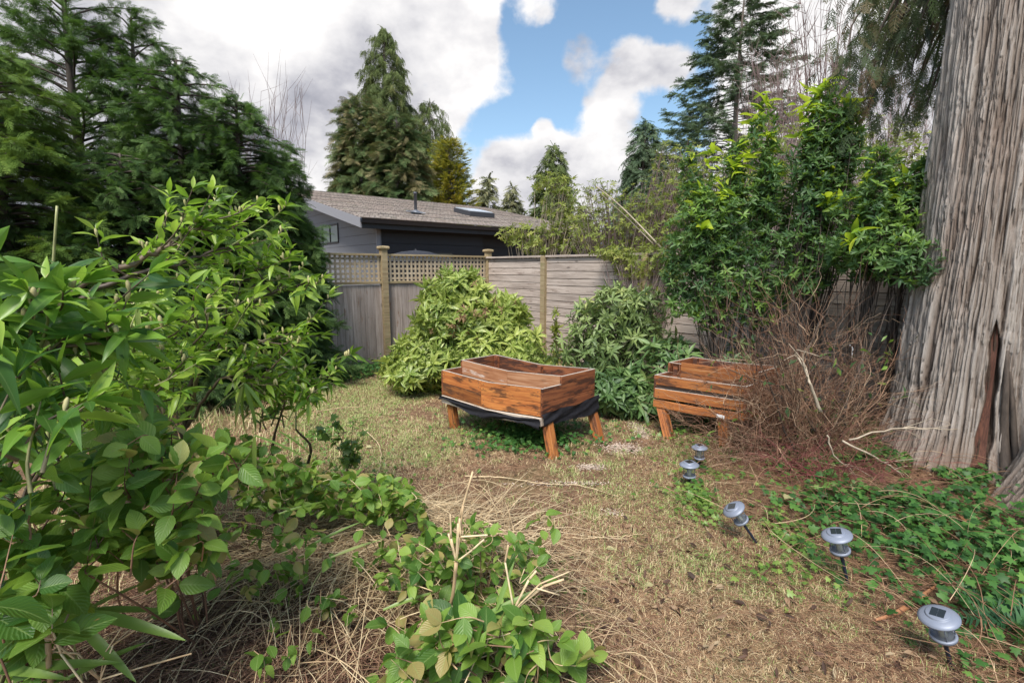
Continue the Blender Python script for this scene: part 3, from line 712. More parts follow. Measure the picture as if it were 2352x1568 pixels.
V = np.array(P4+[p+hu_*.04 for p in P4]); rk.add(V, [np.array([[0, 1, 2, 3], [7, 6, 5, 4], [0, 4, 5, 1], [3, 2, 6, 7], [0, 3, 7, 4]])]); rk.build('rake_board', TRIM, house, False)
sf = MB(); sf.add([hp(.0, .03, ZE-.14), hp(LE, .03, ZE-.14), hp(LE, .7, ZE-.10), hp(.0, .7, ZE-.10)], [np.array([[0, 1, 2, 3]])]); sf.build('soffit', BLK, house, False)
gw = MB(); z = 0.0; wx = .62
while z < 4.9:      # lap siding courses on the gable wall, cut to the roof line
    z1 = z+.29; d0 = .55 if z1 < roofz(.55)-.2 else max(.55, (z1-.03-ZE)/SL+.6)
    d0 = .42 if z1 < 2.7 else (z1-ZE)/SL*1.0+.2 if z1 > 2.9 else .42
    d0 = max(.42, d0)
    if d0 < DR+3: box(gw, hp(wx, d0, z), hv*(DR*2-d0-1), -hu_*.02, up*(.283), var=.5, bev=.002)
    z = z1
V = [hp(wx+.02, .42, 0), hp(wx+.02, .42, roofz(.42)-.1), hp(wx+.02, DR, roofz(DR)-.1), hp(wx+.02, DR, 0)]
gw.add(V+[v+hu_*.1 for v in V], [np.array([[0, 1, 2, 3], [0, 4, 5, 1], [1, 5, 6, 2]])], .45)
gw.build('gable_wall', GREY, house, False)
cb = MB(); box(cb, hp(wx-.03, .39, 0), hu_*.10, hv*.03, up*(ZE-.12)); cb.build('corner_board', TRIM, house, False)
dw = MB(); s = 0
box(dw, hp(wx+.07, .45, 0), hu_*3.6, hv*.1, up*(ZE-.1)); box(dw, hp(wx+3.67, .75, 0), hu_*6.2, hv*.1, up*(ZE-.08))
for q in range(8):
    for (sa, sd, sl) in ((wx+.07, .45, 3.6), (wx+3.67, .75, 6.2)): box(dw, hp(sa, sd, .25+q*.3), hu_*sl, -hv*(.018-.001*(q % 2)), up*.285, bev=.002, var=.5)
dw.build('front_wall', DARK, house, False)
for k in range(2):
    bw = MB(); x0_ = wx+1.2+k*4.6; d0_ = .41 if k == 0 else .71
    box(bw, hp(x0_, d0_, 1.0), hu_*1.3, -hv*.03, up*1.15, bev=.004); wn_ = bw.build('window', BLK, house, False)
    pw = MB(); box(pw, hp(x0_+.06, d0_-.031, 1.06), hu_*1.18, -hv*.004, up*1.03, bev=.001); sub(wn_, pw, 'pane', plain('dark_glass', (.02, .022, .028), .08, spec=.9), False)
# window in the gable wall
wf = MB(); d0, d1, z0, z1 = 3.3, 4.7, 2.50, 3.02
for (a0, a1, b0, b1) in ((d0-.05, d1+.05, z1, z1+.05), (d0-.05, d1+.05, z0-.05, z0), (d0-.05, d0, z0, z1), (d1, d1+.05, z0, z1), ((d0+d1)/2-.02, (d0+d1)/2+.02, z0, z1)):
    box(wf, hp(wx-.022, a0, b0), hv*(a1-a0), -hu_*.03, up*(b1-b0), bev=.003)
win = wf.build('window', BLK, house, False)
pn = MB(); box(pn, hp(wx-.026, d0, z0), hv*(d1-d0), -hu_*.006, up*(z1-z0), bev=.001)
gm, t, b, out = newmat('window_glass'); b.inputs['Base Color'].default_value = (.10, .13, .12, 1); b.inputs['Roughness'].default_value = .04; b.inputs['Specular IOR Level'].default_value = 1.0
b.inputs['Metallic'].default_value = .55; sub(win, pn, 'pane', gm, False)
# vent pipe and skylight on the roof
def on_roof(px, py):
    d = ray(px, py); o = np.array([0, 0, CH]); nn = np.cross(hu_, hv+up*SL); p0 = hp(0, 0, roofz(0)+.02); s_ = np.dot(p0-o, nn)/np.dot(d, nn); return o+d*s_
vp = on_roof(955, 491); vm = MB(); lathe(vm, [(.05, -.05), (.05, .62), (.062, .62), (.062, .68), (.04, .68)], vp, n=16)
pipe = vm.build('vent_pipe', plain('galv_pipe', (.10, .105, .12), .4, .5), house)
vf = MB(); lathe(vf, [(.17, -.02), (.16, .04), (.09, .10), (.055, .12)], vp, n=16); box(vf, vp-hu_*.25-hv*.2+up*.0, hu_*.5, hv*.4+up*.4*SL, up*.03, bev=.005); sub(pipe, vf, 'flashing', plain('flashing_metal', (.20, .21, .23), .4, .5))
sp = on_roof(1090, 497); so = sp-hu_*.2; sm = MB()
box(sm, so, hu_*1.15, hv*1.1+up*1.1*SL, up*.17, bev=.01); skl = sm.build('skylight', plain('skylight_curb', (.035, .035, .04), .5), house, False)
sg = MB(); box(sg, so+hu_*.05+hv*.05+up*(.17+.05*SL), hu_*1.05, hv*1.0+up*1.0*SL, up*.03, bev=.006); sub(skl, sg, 'glazing', plain('skylight_glass', (.42, .44, .47), .25, spec=.8), False)
# closed patio umbrella top
ub = at(955, 583, 11.6); um = empty('patio_umbrella', (ub[0], ub[1], 0), 'dark patio umbrella top showing above the lattice, against the black wall', 'umbrella')
cm = MB(); n = 16; V = [(ub[0], ub[1], 2.06)]; F = []
for ringr, z in ((.35, 2.01), (.75, 1.90), (1.1, 1.78)):
    for k in range(n):
        a = 2*math.pi*k/n; rr = ringr*(1 if k % 2 == 0 else .94); V.append((ub[0]+rr*math.cos(a), ub[1]+rr*math.sin(a), z-(.0 if k % 2 == 0 else -.015)))
f3 = np.array([[0, 1+k, 1+(k+1) % n] for k in range(n)]); f4 = np.array([[1+r_*n+k, 1+(r_+1)*n+k, 1+(r_+1)*n+(k+1) % n, 1+r_*n+(k+1) % n] for r_ in (0, 1) for k in range(n)])
cm.add(V, [f3, f4]); cm.build('canopy', plain('umbrella_cloth', (.02, .022, .03), .9), um, False)
pm = MB(); tube(pm, [(ub[0], ub[1], 0), (ub[0], ub[1], 2.09)], .02, 8); pm.build('pole', BLK, um)

# ------------------------------------------------------------------ planters
OR = woodmat('stained_cedar_shaded', (.060, .016, .008), (.19, .060, .025), (.35, .13, .050), .6, 1, .6, ((.035, .016, .012), .50, .85), .5)  # side and rear boards: same stain, darkened to stand for their shade
OR2 = woodmat('stained_cedar_lit', (.10, .024, .008), (.31, .100, .028), (.50, .20, .055), .55, 1, .7, ((.055, .026, .017), .52, .8), .5)  # same stain, brightened for the faces turned to the light
ORP = woodmat('peeling_cedar', (.09, .035, .015), (.25, .105, .045), (.40, .22, .12), .8, 1, .4, ((.60, .50, .42), .60, .85))
TRP = woodmat('pale_tray', (.20, .15, .11), (.42, .34, .27), (.58, .50, .42), .8, 1, .2, ((.12, .08, .06), .58, .6))
GAP = plain('recess_shade', (.035, .022, .016), .9)
FAB = plain('weed_cloth', (.012, .012, .016), .75, nz=.3, scale=40, bump=.3, spec=.3)
PAL = plain('bare_paint_edge', (.48, .42, .36), .85, nz=.2, scale=30)
SOILM = plain('dry_soil', (.30, .25, .20), .95, nz=.3, scale=25, bump=.8)
def planter(base, Lc, a, La, b, Lb, zt, zf, zr, legs, sag, label, fabric=True):
    """Lc = front-left corner, a = unit along front to the right, b = unit to the back; zf / zr = top of front / rear tier; zt = underside of the tray"""
    root = empty('raised_planter', base, label, 'planter box')
    Lc = np.asarray(Lc, float)
    def SG(V):
        s = ((V-Lc) @ (a-b*np.dot(a, b)))/(1-np.dot(a, b)**2)/La
        V = V.copy(); V[:, 2] -= sag*(1-np.abs(2*s-1))*np.clip(1.2*(1-np.abs(2*s-1))+.6, 0, 1)*np.where((s > 0) & (s < 1), 1, 0); return V
    th = .019; zm = zt+.085
    def wall(p, u, ln, z0, z1, n, name, mats=(OR,), seg=12, split=.43, inw=None):
        k = 2; hh = (z1-z0)/k
        cut = [0, split, 1] if split else [0, 1]
        mb = MB()
        for i in range(k):
            for c0, c1 in zip(cut[:-1], cut[1:]):
                box(mb, p+u*(ln*c0+.001)+up*(z0+hh*i+.0015), u*(ln*(c1-c0)-.003), n*th, up*(hh-.004), var=np.clip(rng.normal(.5, .30), .05, 1.0), bev=.002, seg=seg, sagf=SG)
        o = mb.build(name, mats[0], root, False)
        return o
    if fabric: f = wall(Lc+up*0, a, La, zm, zf, b, 'front_boards', (OR2,))
    else:
        bk = MB(); box(bk, Lc+b*.012+up*(zm+.005), a*La, b*.012, up*(zf-zm-.03), var=.4); bk.build('shade_backing', GAP, root, False)  # backing coloured near black to stand for shade between the slats
        for z0_, z1_, off in ((zf-.095, zf, .004), (zm+.012, zm+.105, -.014)):
            mb = MB(); box(mb, Lc+b*off+up*z0_, a*La, b*.02, up*(z1_-z0_), var=rng.uniform(.4, .7), bev=.003); f = mb.build('front_board', OR2, root, False)
            ee = MB(); box(ee, Lc+b*(off+.002)+up*(z1_+.0005), a*La, b*.016, up*.002, bev=.0004); sub(f, ee, 'worn_edge', PAL, False)
        br_ = MB(); box(br_, Lc+a*.60-b*.040+up*(zt+.012), a*.05, b*.006, up*.028, bev=.001); box(br_, Lc+a*.655-b*.040+up*(zt+.006), a*.012, b*.006, up*.03, bev=.001); br_.build('white_bracket', plain('white_plastic', (.75, .75, .75), .5), root, False)
    # pale worn top edge
    e = MB(); box(e, Lc+b*.002+up*(zf+.0005), a*La, b*(th-.004), up*.0025, bev=.0005, seg=12, sagf=SG); sub(f, e, 'worn_edge', PAL, False)
    m0 = .34*Lb
    f2 = wall(Lc+b*m0+(0 if fabric else .11)*a, a, La-(0 if fabric else .11), zm+.03, zr+(0 if fabric else .02), b, 'middle_boards', (ORP if fabric else OR2,), split=.5); e = MB(); box(e, Lc+b*(m0+.002)+up*(zr+.0005), a*La, b*(th-.004), up*.0025, bev=.0005, seg=12, sagf=SG); sub(f2, e, 'worn_edge', PAL, False)
    f3 = wall(Lc+b*(Lb-th), a, La, zm, zr, b, 'rear_boards', (OR,), split=.5); e = MB(); box(e, Lc+b*(Lb-th+.002)+up*(zr+.0005), a*La, b*(th-.004), up*.0025, bev=.0005, seg=12, sagf=SG); sub(f3, e, 'worn_edge', PAL, False)
    for s, nm in ((0, 'left_boards'), (La, 'right_boards')):
        mb = MB(); p = Lc+a*(s if s == 0 else s)
        n_ = a*th if s > 0 else -a*th
        z = zm; hh = (zf-zm)/2
        for i in range(2): box(mb, p+up*(z+hh*i+.0015), b*(Lb+.0), n_, up*(hh-.004), var=np.clip(rng.normal(.42, .1), .1, .9), bev=.002)
        box(mb, p+b*m0+up*(zf+.001), b*(Lb-m0), n_, up*(zr-zf-.002), var=.45, bev=.002)
        o = mb.build(nm, OR, root, False)
        e = MB(); box(e, p+b*m0+n_*.1+up*(zr+.0005), b*(Lb-m0), n_*.8, up*.0025, bev=.0005); box(e, p+n_*.1+up*(zf+.0005), b*(m0-.003), n_*.8, up*.0025, bev=.0005); sub(o, e, 'worn_edge', PAL, False)
    for (s, d, zz) in ((.02, Lb-.06, zr), (La/2, Lb-.06, zr), (La-.06, Lb-.06, zr), (La-.06, m0+.025, zr), (.02, m0+.025, zr), (La-.06, .022, zf), (.02, .022, zf)):
        cp = MB(); box(cp, Lc+a*s+b*d+up*(zm+.02), a*.042, b*.038, up*(zz-zm-.024-(sag if abs(s-La/2) < .1 else 0)), var=.55, bev=.002); cp.build('corner_block', OR, root, False)
    so_ = MB(); n = 24; 
    U, W = np.meshgrid(np.linspace(.005, La-.005, 40), np.linspace(th, Lb-th, 26), indexing='ij')
    Q = Lc+U[..., None]*a+W[..., None]*b; zz = np.where(W < m0, zm+.055, zm+.09)+.025*(fbm(np.stack([U*14, W*14, U*0], -1), 3)-.5)
    Q[..., 2] = zz; Q = SG(Q.reshape(-1, 3)); I = (np.arange(39)[:, None]*26+np.arange(25)[None]).reshape(-1); so_.add(Q, np.stack([I, I+26, I+27, I+1], -1)); so_.build('soil', SOILM, root)
    # tray rails under the box
    tr = MB()
    for p, u, ln, n_ in ((Lc-b*.012-a*.01, a, La+.02, b*.02), (Lc+b*(Lb+.012), a, La, -b*.02)): box(tr, p+up*(zt+.004), u*ln, n_, up*.075, var=.6, bev=.003, seg=12, sagf=SG)
    for p in (Lc-a*.012, Lc+a*(La+.012)): box(tr, p+up*(zt+.004), b*Lb, (a if p is None else a)*(.02 if np.dot(p-Lc, a) < 0 else -.02)*1.0, up*.075, var=.5, bev=.003)
    tr.build('tray', TRP if fabric else OR2, root, False)
    if fabric:
        fm = MB()
        def cloth(p, u, ln, n_, z_hi, z_lo, amp, seg=70, rows_=9, sg=True, ragged=.012, ph=0.0):
            U, W = np.meshgrid(np.linspace(0, 1, seg), np.linspace(0, 1, rows_), indexing='ij')
            hi = z_hi(U); lo = z_lo(U)+ragged*(fbm(np.stack([U*22+ph, U*0, U*0+3], -1), 3)-.5)*2
            z = hi+(lo-hi)*W; dd = .010+amp*fbm(np.stack([U*5+ph, W*5+U*6, U*0+1], -1), 3)+.006*np.sin(W*9+U*14)
            Q = p+u*(U*ln)[..., None]+n_*dd[..., None]; Q[..., 2] = z; Q = Q.reshape(-1, 3)
            if sg: Q = SG(Q)
            I = (np.arange(seg-1)[:, None]*rows_+np.arange(rows_-1)[None]).reshape(-1); fm.add(Q, np.stack([I, I+rows_, I+rows_+1, I+1], -1))
        cloth(Lc-b*.012-a*.02, a, La+.04, -b, lambda u: zm+.004-.030*np.sin(np.clip(u*1.0, 0, 1)*3.1)*0-.02*(u > .55)*np.sin((u-.55)*7)**2-.012*u, lambda u: zt+.030-.034*u+.018*np.sin(u*9+1), .026)
        cloth(Lc+a*(La+.012)-b*.02, b, Lb+.05, a, lambda u: zm+.03+.035*u+.01*np.sin(u*8), lambda u: zt-.005+.012*np.sin(u*6), .045, seg=50, rows_=12, sg=False, ragged=.006, ph=5)
        fm.build('weed_cloth', FAB, root)
        fl = MB()
        for k in range(26):   # frayed threads
            s = rng.uniform(0, La); p = SG((Lc-b*.03+a*s+up*(zt+.02))[None])[0]; q = p+np.array([rng.normal()*.02, rng.normal()*.02, -rng.uniform(.01, .04)])
            tube(fl, [p, (p+q)/2+rng.normal(size=3)*.006, q], .0012, 3, .5, cap=False)
        fl.build('loose_threads', FAB, root)['kind'] = 'stuff'
    for top, bot, u, n_ in legs:
        lm = MB(); top = np.asarray(top, float); bot = np.array([bot[0], bot[1], float(gh(bot[0], bot[1]))-.02]); ax = top-bot
        w1, w2, th2 = .082, .062, .022
        box(lm, bot-u*w1/2-n_*0, ax, u*(w1*.62), n_*th2*2.0, var=rng.uniform(.45, .7), bev=.003)
        box(lm, bot-u*w1/2+u*(w1*.63), ax, u*(w1*.36), n_*w2, var=rng.uniform(.25, .45), bev=.003)
        lm.build('leg', OR2, root, False)
    sc_ = MB()
    for s_ in (.03, La*.43-.03, La*.43+.03, La-.03) if fabric else (.04, La*.5, La-.04):
        for z_ in (zm+.03, zm+.07, zf-.07, zf-.03):
            p_ = SG((Lc+a*s_+up*z_)[None])[0]-b*(.0005 if fabric else .015); lathe(sc_, [(.0005, .0018), (.0042, .0012), (.0045, -.003)], p_, -b, n=8)
    sc_.build('screws', plain('screw', (.10, .09, .085), .5, .6), root)['kind'] = 'stuff'
    return root
a1 = np.array([math.cos(R(-38.5)), math.sin(R(-38.5)), 0]); b1 = np.array([math.cos(R(43)), math.sin(R(43)), 0])
F1 = np.array([.249, 4.08, 0]); La, Lb = 1.225, .735; Lc1 = F1-a1*La
planter((Lc1+a1*La/2+b1*Lb/2), Lc1, a1, La, b1, Lb, .274, .613, .685,
        [((.285, 4.12, .33), (.345, 4.01), a1, b1), ((.745, 4.585, .33), (.825, 4.45), a1, b1), ((-.655, 4.84, .33), (-.615, 4.82), a1, b1), ((-.16, 5.28, .33), (-.10, 5.20), a1, b1)],
        .034, 'orange stained two-tier raised planter wrapped in black weed cloth, in the middle of the lawn')
a2 = np.array([math.cos(R(-36)), math.sin(R(-36)), 0]); b2 = np.array([math.cos(R(40)), math.sin(R(40)), 0]); Lc2 = np.array([1.42, 4.66, 0])
planter(Lc2+a2*.4+b2*.35, Lc2, a2, .80, b2, .70, .285, .605, .70,
        [((1.455, 4.655, .34), (1.515, 4.50), a2, b2), ((1.93, 4.32, .34), (1.965, 4.285), a2, b2), ((1.95, 5.10, .34), (2.0, 5.0), a2, b2), ((2.55, 4.65, .34), (2.6, 4.55), a2, b2)],
        .012, 'orange slatted raised planter without cloth, half hidden by the bare brown shrub', fabric=False)

# ------------------------------------------------------------------ solar lights
CAPM = plain('lamp_grey_metal', (.21, .235, .295), .5, .2, nz=.05, scale=30, spec=.6); STK = plain('lamp_stake', (.018, .026, .05), .5, nz=.1)
gm, t, b, out = newmat('lamp_glass')
b.inputs['Base Color'].default_value = (.75, .80, .82, 1); b.inputs['Roughness'].default_value = .08; b.inputs['Transmission Weight'].default_value = .85; b.inputs['IOR'].default_value = 1.15; b.inputs['Alpha'].default_value = .45
GLS = gm; PV = plain('solar_cell', (.018, .022, .024), .25, nz=.2, spec=.7); LED = plain('led_holder', (.80, .78, .62), .5)
def solar(o, tip, stake, scale, twist, label, proto=None):
    root = empty('solar_light', (0, 0, 0), label, 'garden light', 'solar path lights along the right edge of the lawn')
    s = scale; z0 = stake
    st = MB(); lathe(st, [(.002, -.10), (.008*s, -.04), (.0085*s, z0-.02), (.014*s, z0-.012), (.014*s, z0)], n=12); st.build('stake', STK, root)
    rg = MB(); lathe(rg, [(.001, z0), (.030*s, z0), (.046*s, z0+.006), (.048*s, z0+.016), (.045*s, z0+.020), (.038*s, z0+.021), (.036*s, z0+.012), (.001, z0+.010)], n=32); base_ = rg.build('lamp_base', CAPM, root)
    cg = MB()
    for k in range(4):
        a = k*math.pi/2+.5; c, sn = math.cos(a)*.041*s, math.sin(a)*.041*s
        tube(cg, [(c, sn, z0+.018), (c*1.0, sn*1.0, z0+.102)], .0022, 6)
    th = np.linspace(0, 2*math.pi, 30); tube(cg, np.stack([np.cos(th)*.042*s, np.sin(th)*.042*s, th*0+z0+.080], -1), .0018, 5); cg.build('cage', CAPM, root)
    gl = MB(); lathe(gl, [(.034*s, z0+.016), (.036*s, z0+.04), (.035*s, z0+.100)], n=28); gl.build('glass', GLS, root)
    ld = MB(); lathe(ld, [(.001, z0+.014), (.012*s, z0+.014), (.013*s, z0+.05), (.026*s, z0+.080), (.026*s, z0+.098)], n=16); ld.build('reflector', LED, root)
    zc = z0+.098
    cp = MB(); lathe(cp, [(.001, zc), (.045*s, zc), (.050*s, zc+.004), (.068*s, zc-.002), (.0705*s, zc+.001), (.0705*s, zc+.005), (.060*s, zc+.012), (.044*s, zc+.0185), (.0415*s, zc+.0190), (.0415*s, zc+.0245), (.0385*s, zc+.0262), (.001, zc+.0264)], n=40)
    cap = cp.build('cap', CAPM, root)
    pv = MB(); w = .0235*s
    for dx in (-w, .0006): abox(pv, dx, -w, zc+.0266, dx+w-.0006, w, zc+.0278, bev=.0004)
    sub(cap, pv, 'solar_panel', PV, False)
    ax = nrm(np.asarray(tip, float)-np.asarray(o, float)); q = Vector(ax).to_track_quat('Z', 'Y')
    root.rotation_euler = (q.to_matrix() @ Matrix.Rotation(twist, 3, 'Z')).to_euler()
    root.location = Vector((float(o[0]), float(o[1]), float(gh(o[0], o[1]))))
    return root
def lamp(bpx, bpy_, tpx, tpy, scale, twist, stake, label):
    o = gnd(bpx, bpy_); tpd = ray(tpx, tpy); Yt = o[1]; tp = np.array([tpd[0]*Yt/tpd[1], Yt, CH+tpd[2]*Yt/tpd[1]])
    solar(o, tp, stake, scale, twist, label)
lamp(1606, 1078, 1607, 1014, .90, .2, .085, 'small grey solar light in ivy beneath the slatted planter, farthest from the camera')
lamp(1583, 1125, 1583, 1068, 1.0, .4, .095, 'upright grey solar light just in front of the farthest one')
lamp(1737, 1245, 1680, 1160, .95, .9, .165, 'grey solar light on a stake leaning hard to the left')
lamp(1948, 1342, 1919, 1214, 1.0, 1.1, .195, 'grey solar light with dark stake standing among brown stems and ivy, second nearest')
lamp(2185, 1538, 2151, 1400, .98, .65, .150, 'grey solar light nearest the camera in the lower right corner')
# ------------------------------------------------------------------ left conifer screen
def basexy(px, Y):
    x = (px-1176)/FPX/.98*Y; return np.array([x, Y, float(gh(x, Y))])
def hgt(py, Y): return float(at(1176, py, Y)[2])
LC, LW = M_['cedar_leaf'], M_['cedar_leaf_warm']
scr = 'evergreen screen trees along the left fence'
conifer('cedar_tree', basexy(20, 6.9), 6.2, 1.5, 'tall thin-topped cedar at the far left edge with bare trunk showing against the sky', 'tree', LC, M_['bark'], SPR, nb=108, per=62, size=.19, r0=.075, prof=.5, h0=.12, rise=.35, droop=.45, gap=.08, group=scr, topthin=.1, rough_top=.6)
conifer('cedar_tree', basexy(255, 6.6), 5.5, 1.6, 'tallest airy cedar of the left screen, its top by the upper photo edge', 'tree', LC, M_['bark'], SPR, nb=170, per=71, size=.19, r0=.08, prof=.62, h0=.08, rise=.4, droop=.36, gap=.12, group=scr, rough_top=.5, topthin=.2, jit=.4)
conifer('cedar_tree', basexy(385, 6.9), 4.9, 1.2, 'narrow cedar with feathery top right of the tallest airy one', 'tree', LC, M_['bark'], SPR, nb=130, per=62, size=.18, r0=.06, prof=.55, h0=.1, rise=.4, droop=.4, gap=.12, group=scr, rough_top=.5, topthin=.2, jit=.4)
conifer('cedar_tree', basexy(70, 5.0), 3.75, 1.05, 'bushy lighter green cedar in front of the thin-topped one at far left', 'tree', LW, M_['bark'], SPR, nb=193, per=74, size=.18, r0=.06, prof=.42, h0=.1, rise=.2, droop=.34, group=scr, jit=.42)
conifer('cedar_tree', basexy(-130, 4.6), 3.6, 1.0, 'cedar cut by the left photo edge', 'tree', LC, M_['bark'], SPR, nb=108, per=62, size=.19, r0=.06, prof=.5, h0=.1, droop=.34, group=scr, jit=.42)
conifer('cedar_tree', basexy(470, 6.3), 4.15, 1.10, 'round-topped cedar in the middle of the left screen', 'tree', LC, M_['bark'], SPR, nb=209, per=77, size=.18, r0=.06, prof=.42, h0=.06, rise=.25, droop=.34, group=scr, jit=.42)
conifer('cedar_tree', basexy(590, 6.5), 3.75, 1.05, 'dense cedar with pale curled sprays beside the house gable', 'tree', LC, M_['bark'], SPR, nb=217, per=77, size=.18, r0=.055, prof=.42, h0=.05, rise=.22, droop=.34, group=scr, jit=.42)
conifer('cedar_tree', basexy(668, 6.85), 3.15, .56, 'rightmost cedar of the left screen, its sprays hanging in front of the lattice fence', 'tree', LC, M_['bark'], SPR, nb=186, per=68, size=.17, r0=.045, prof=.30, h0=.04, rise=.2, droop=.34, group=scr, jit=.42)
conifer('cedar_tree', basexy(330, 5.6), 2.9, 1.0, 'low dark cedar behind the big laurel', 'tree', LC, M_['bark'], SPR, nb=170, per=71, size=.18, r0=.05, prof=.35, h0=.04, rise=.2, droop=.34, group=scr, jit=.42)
# bare twigs poking out above the screen
def bare_shoots(name, bx, Y, pxr, top, n, label, cat, var=(0, .5), mat='bare', r=.006, zb=1.5, branchy=3, spread=.25, group=None):
    root = empty(name, basexy(bx, Y), label, cat, group); mb = MB(); base = basexy(bx, Y)
    for i in range(n):
        px = rng.uniform(*pxr); py = top[0]+(top[1]-top[0])*rng.random()**1.5; yy = Y+rng.normal()*.35*spread*4
        T = at(px, py, yy); B = base+np.array([rng.normal()*spread, rng.normal()*spread, 0]); mid = B*.35+T*.65+np.array([rng.normal()*.1, rng.normal()*.1, -.1])
        C = smoothline([B, mid, T], 10); C[1:-1] += rng.normal(size=(8, 3))*.02; tube(mb, C, np.linspace(r, r*.3, 10), 4, rng.uniform(*var), cap=False)
        m = branchy; 
        if m:
            k = rng.integers(5, 10, m); A = C[k]; dd = nrm(C[-1]-C[5]+rng.normal(size=(m, 3))*.5*np.linalg.norm(C[-1]-C[5])); ln = rng.uniform(.15, .5, m)*np.linalg.norm(T-B)*.25
            Q = np.stack([A, A+dd*(ln*.5)[:, None], A+dd*ln[:, None]+np.array([0, 0, .03])], 1); tubes3(mb, Q, np.broadcast_to([r*.4, r*.3, r*.15], (m, 3)).copy(), rng.uniform(var[0], var[1], m))
    mb.build('stems', M_[mat], root); return root
bare_shoots('bare_sapling', 600, 7.6, (520, 700), (195, 330), 60, 'thin leafless shoots rising above the left cedars', 'sapling', (0, .4), r=.006)

# ------------------------------------------------------------------ far trees
def fbase(px, Y): return np.array([(px-1176)/FPX*Y/.985, Y, 0.])
FB = M_['bark_far']
def far(name, px, top, Y, wpx, label, mat, **k):
    H = hgt(top, Y); Rr = wpx/FPX*Y
    a = dict(nb=150, per=30, size=.035*H+.25, r0=.02*H, prof=.8, h0=.04, rise=.1, droop=.45, tipvar=.3)
    a.update(k); return conifer(name, fbase(px, Y), H, Rr, label, 'tree', M_[mat], FB, a.pop('tpl', SPF), **a)
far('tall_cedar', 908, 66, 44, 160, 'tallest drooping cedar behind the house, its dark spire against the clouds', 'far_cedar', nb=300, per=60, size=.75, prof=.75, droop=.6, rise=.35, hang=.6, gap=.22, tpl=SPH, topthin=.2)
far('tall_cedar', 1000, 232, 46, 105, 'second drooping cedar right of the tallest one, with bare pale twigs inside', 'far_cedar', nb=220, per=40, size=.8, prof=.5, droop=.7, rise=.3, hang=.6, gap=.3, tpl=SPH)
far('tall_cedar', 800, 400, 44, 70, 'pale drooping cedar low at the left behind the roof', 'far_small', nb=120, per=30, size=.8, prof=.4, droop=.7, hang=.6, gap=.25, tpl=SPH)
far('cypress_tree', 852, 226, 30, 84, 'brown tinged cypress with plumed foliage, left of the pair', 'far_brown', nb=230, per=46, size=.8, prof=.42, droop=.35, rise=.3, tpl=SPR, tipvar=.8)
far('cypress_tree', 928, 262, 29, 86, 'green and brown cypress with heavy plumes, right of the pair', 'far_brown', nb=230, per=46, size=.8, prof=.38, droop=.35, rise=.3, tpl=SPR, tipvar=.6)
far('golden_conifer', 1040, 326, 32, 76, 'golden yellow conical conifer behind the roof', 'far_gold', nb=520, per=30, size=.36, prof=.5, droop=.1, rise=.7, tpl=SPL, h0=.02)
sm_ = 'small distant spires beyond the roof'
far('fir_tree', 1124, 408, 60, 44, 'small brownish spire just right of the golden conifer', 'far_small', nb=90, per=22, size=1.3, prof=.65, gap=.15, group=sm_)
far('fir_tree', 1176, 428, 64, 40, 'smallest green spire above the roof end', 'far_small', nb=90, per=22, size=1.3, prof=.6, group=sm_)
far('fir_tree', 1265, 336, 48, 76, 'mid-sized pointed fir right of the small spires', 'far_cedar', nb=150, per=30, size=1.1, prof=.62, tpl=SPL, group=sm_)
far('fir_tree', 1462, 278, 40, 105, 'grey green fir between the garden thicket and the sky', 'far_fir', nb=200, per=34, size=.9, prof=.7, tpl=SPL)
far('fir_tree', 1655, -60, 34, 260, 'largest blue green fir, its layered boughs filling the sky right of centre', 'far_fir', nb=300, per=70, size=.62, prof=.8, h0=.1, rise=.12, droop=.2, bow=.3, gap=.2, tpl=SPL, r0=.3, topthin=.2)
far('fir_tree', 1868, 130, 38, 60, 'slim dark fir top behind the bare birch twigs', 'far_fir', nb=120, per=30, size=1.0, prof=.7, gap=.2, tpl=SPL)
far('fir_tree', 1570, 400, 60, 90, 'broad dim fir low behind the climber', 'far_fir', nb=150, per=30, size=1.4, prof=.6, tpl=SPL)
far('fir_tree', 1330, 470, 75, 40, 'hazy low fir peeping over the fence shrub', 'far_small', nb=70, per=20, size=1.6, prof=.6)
bare_shoots('birch_tree', 1870, 26, (1790, 1960), (10, 260), 34, 'leafless birch with fine upright twigs beside the largest fir', 'tree', (0, .5), r=.035, branchy=9, spread=.5)
bare_shoots('birch_tree', 1765, 20, (1700, 1850), (130, 420), 110, 'grey brown bare thicket tree in front of the largest fir', 'tree', (.1, .7), r=.018, branchy=9, spread=.8)
bare_shoots('birch_tree', 2060, 16, (1900, 2230), (190, 480), 170, 'mauve brown bare twigs behind the leafy evergreens', 'tree', (.2, .9), r=.012, branchy=10, spread=.9)
bare_shoots('birch_tree', 1640, 14, (1500, 1800), (380, 560), 130, 'low bare thicket beyond the board fence', 'tree', (.2, 1), r=.011, branchy=9, spread=.9)

# ------------------------------------------------------------------ shrubs beyond and on the board fence
R_L = [rosette(LOW, 6, (30, 85), (.7, 1.1), s) for s in range(4)]
R_O = [rosette(LOWO, 5, (30, 95), (.6, 1.1), s) for s in range(10, 13)]
def bl(px, py, Y, rpx, rpy, ry=None, w=None):
    c = at(px, py, Y); rx = rpx/FPX*Y; rz = rpy/FPX*Y; return (c[0], c[1], c[2], rx, ry or rx*.8, rz)+((w,) if w else ())
mound('fence_shrub', basexy(1235, 9.6), [bl(1225, 545, 9.6, 62, 38), bl(1170, 535, 9.5, 28, 16), bl(1290, 470, 9.8, 40, 60), bl(1260, 420, 9.9, 45, 20), bl(1330, 540, 9.6, 70, 45)], 520,
      'yellow green shrub with pale crooked stems leaning over the lattice corner', 'shrub', R_L, .09, M_['yellowgreen'], M_['palestick'], stems=110, stem_r=.012, inner=.5)
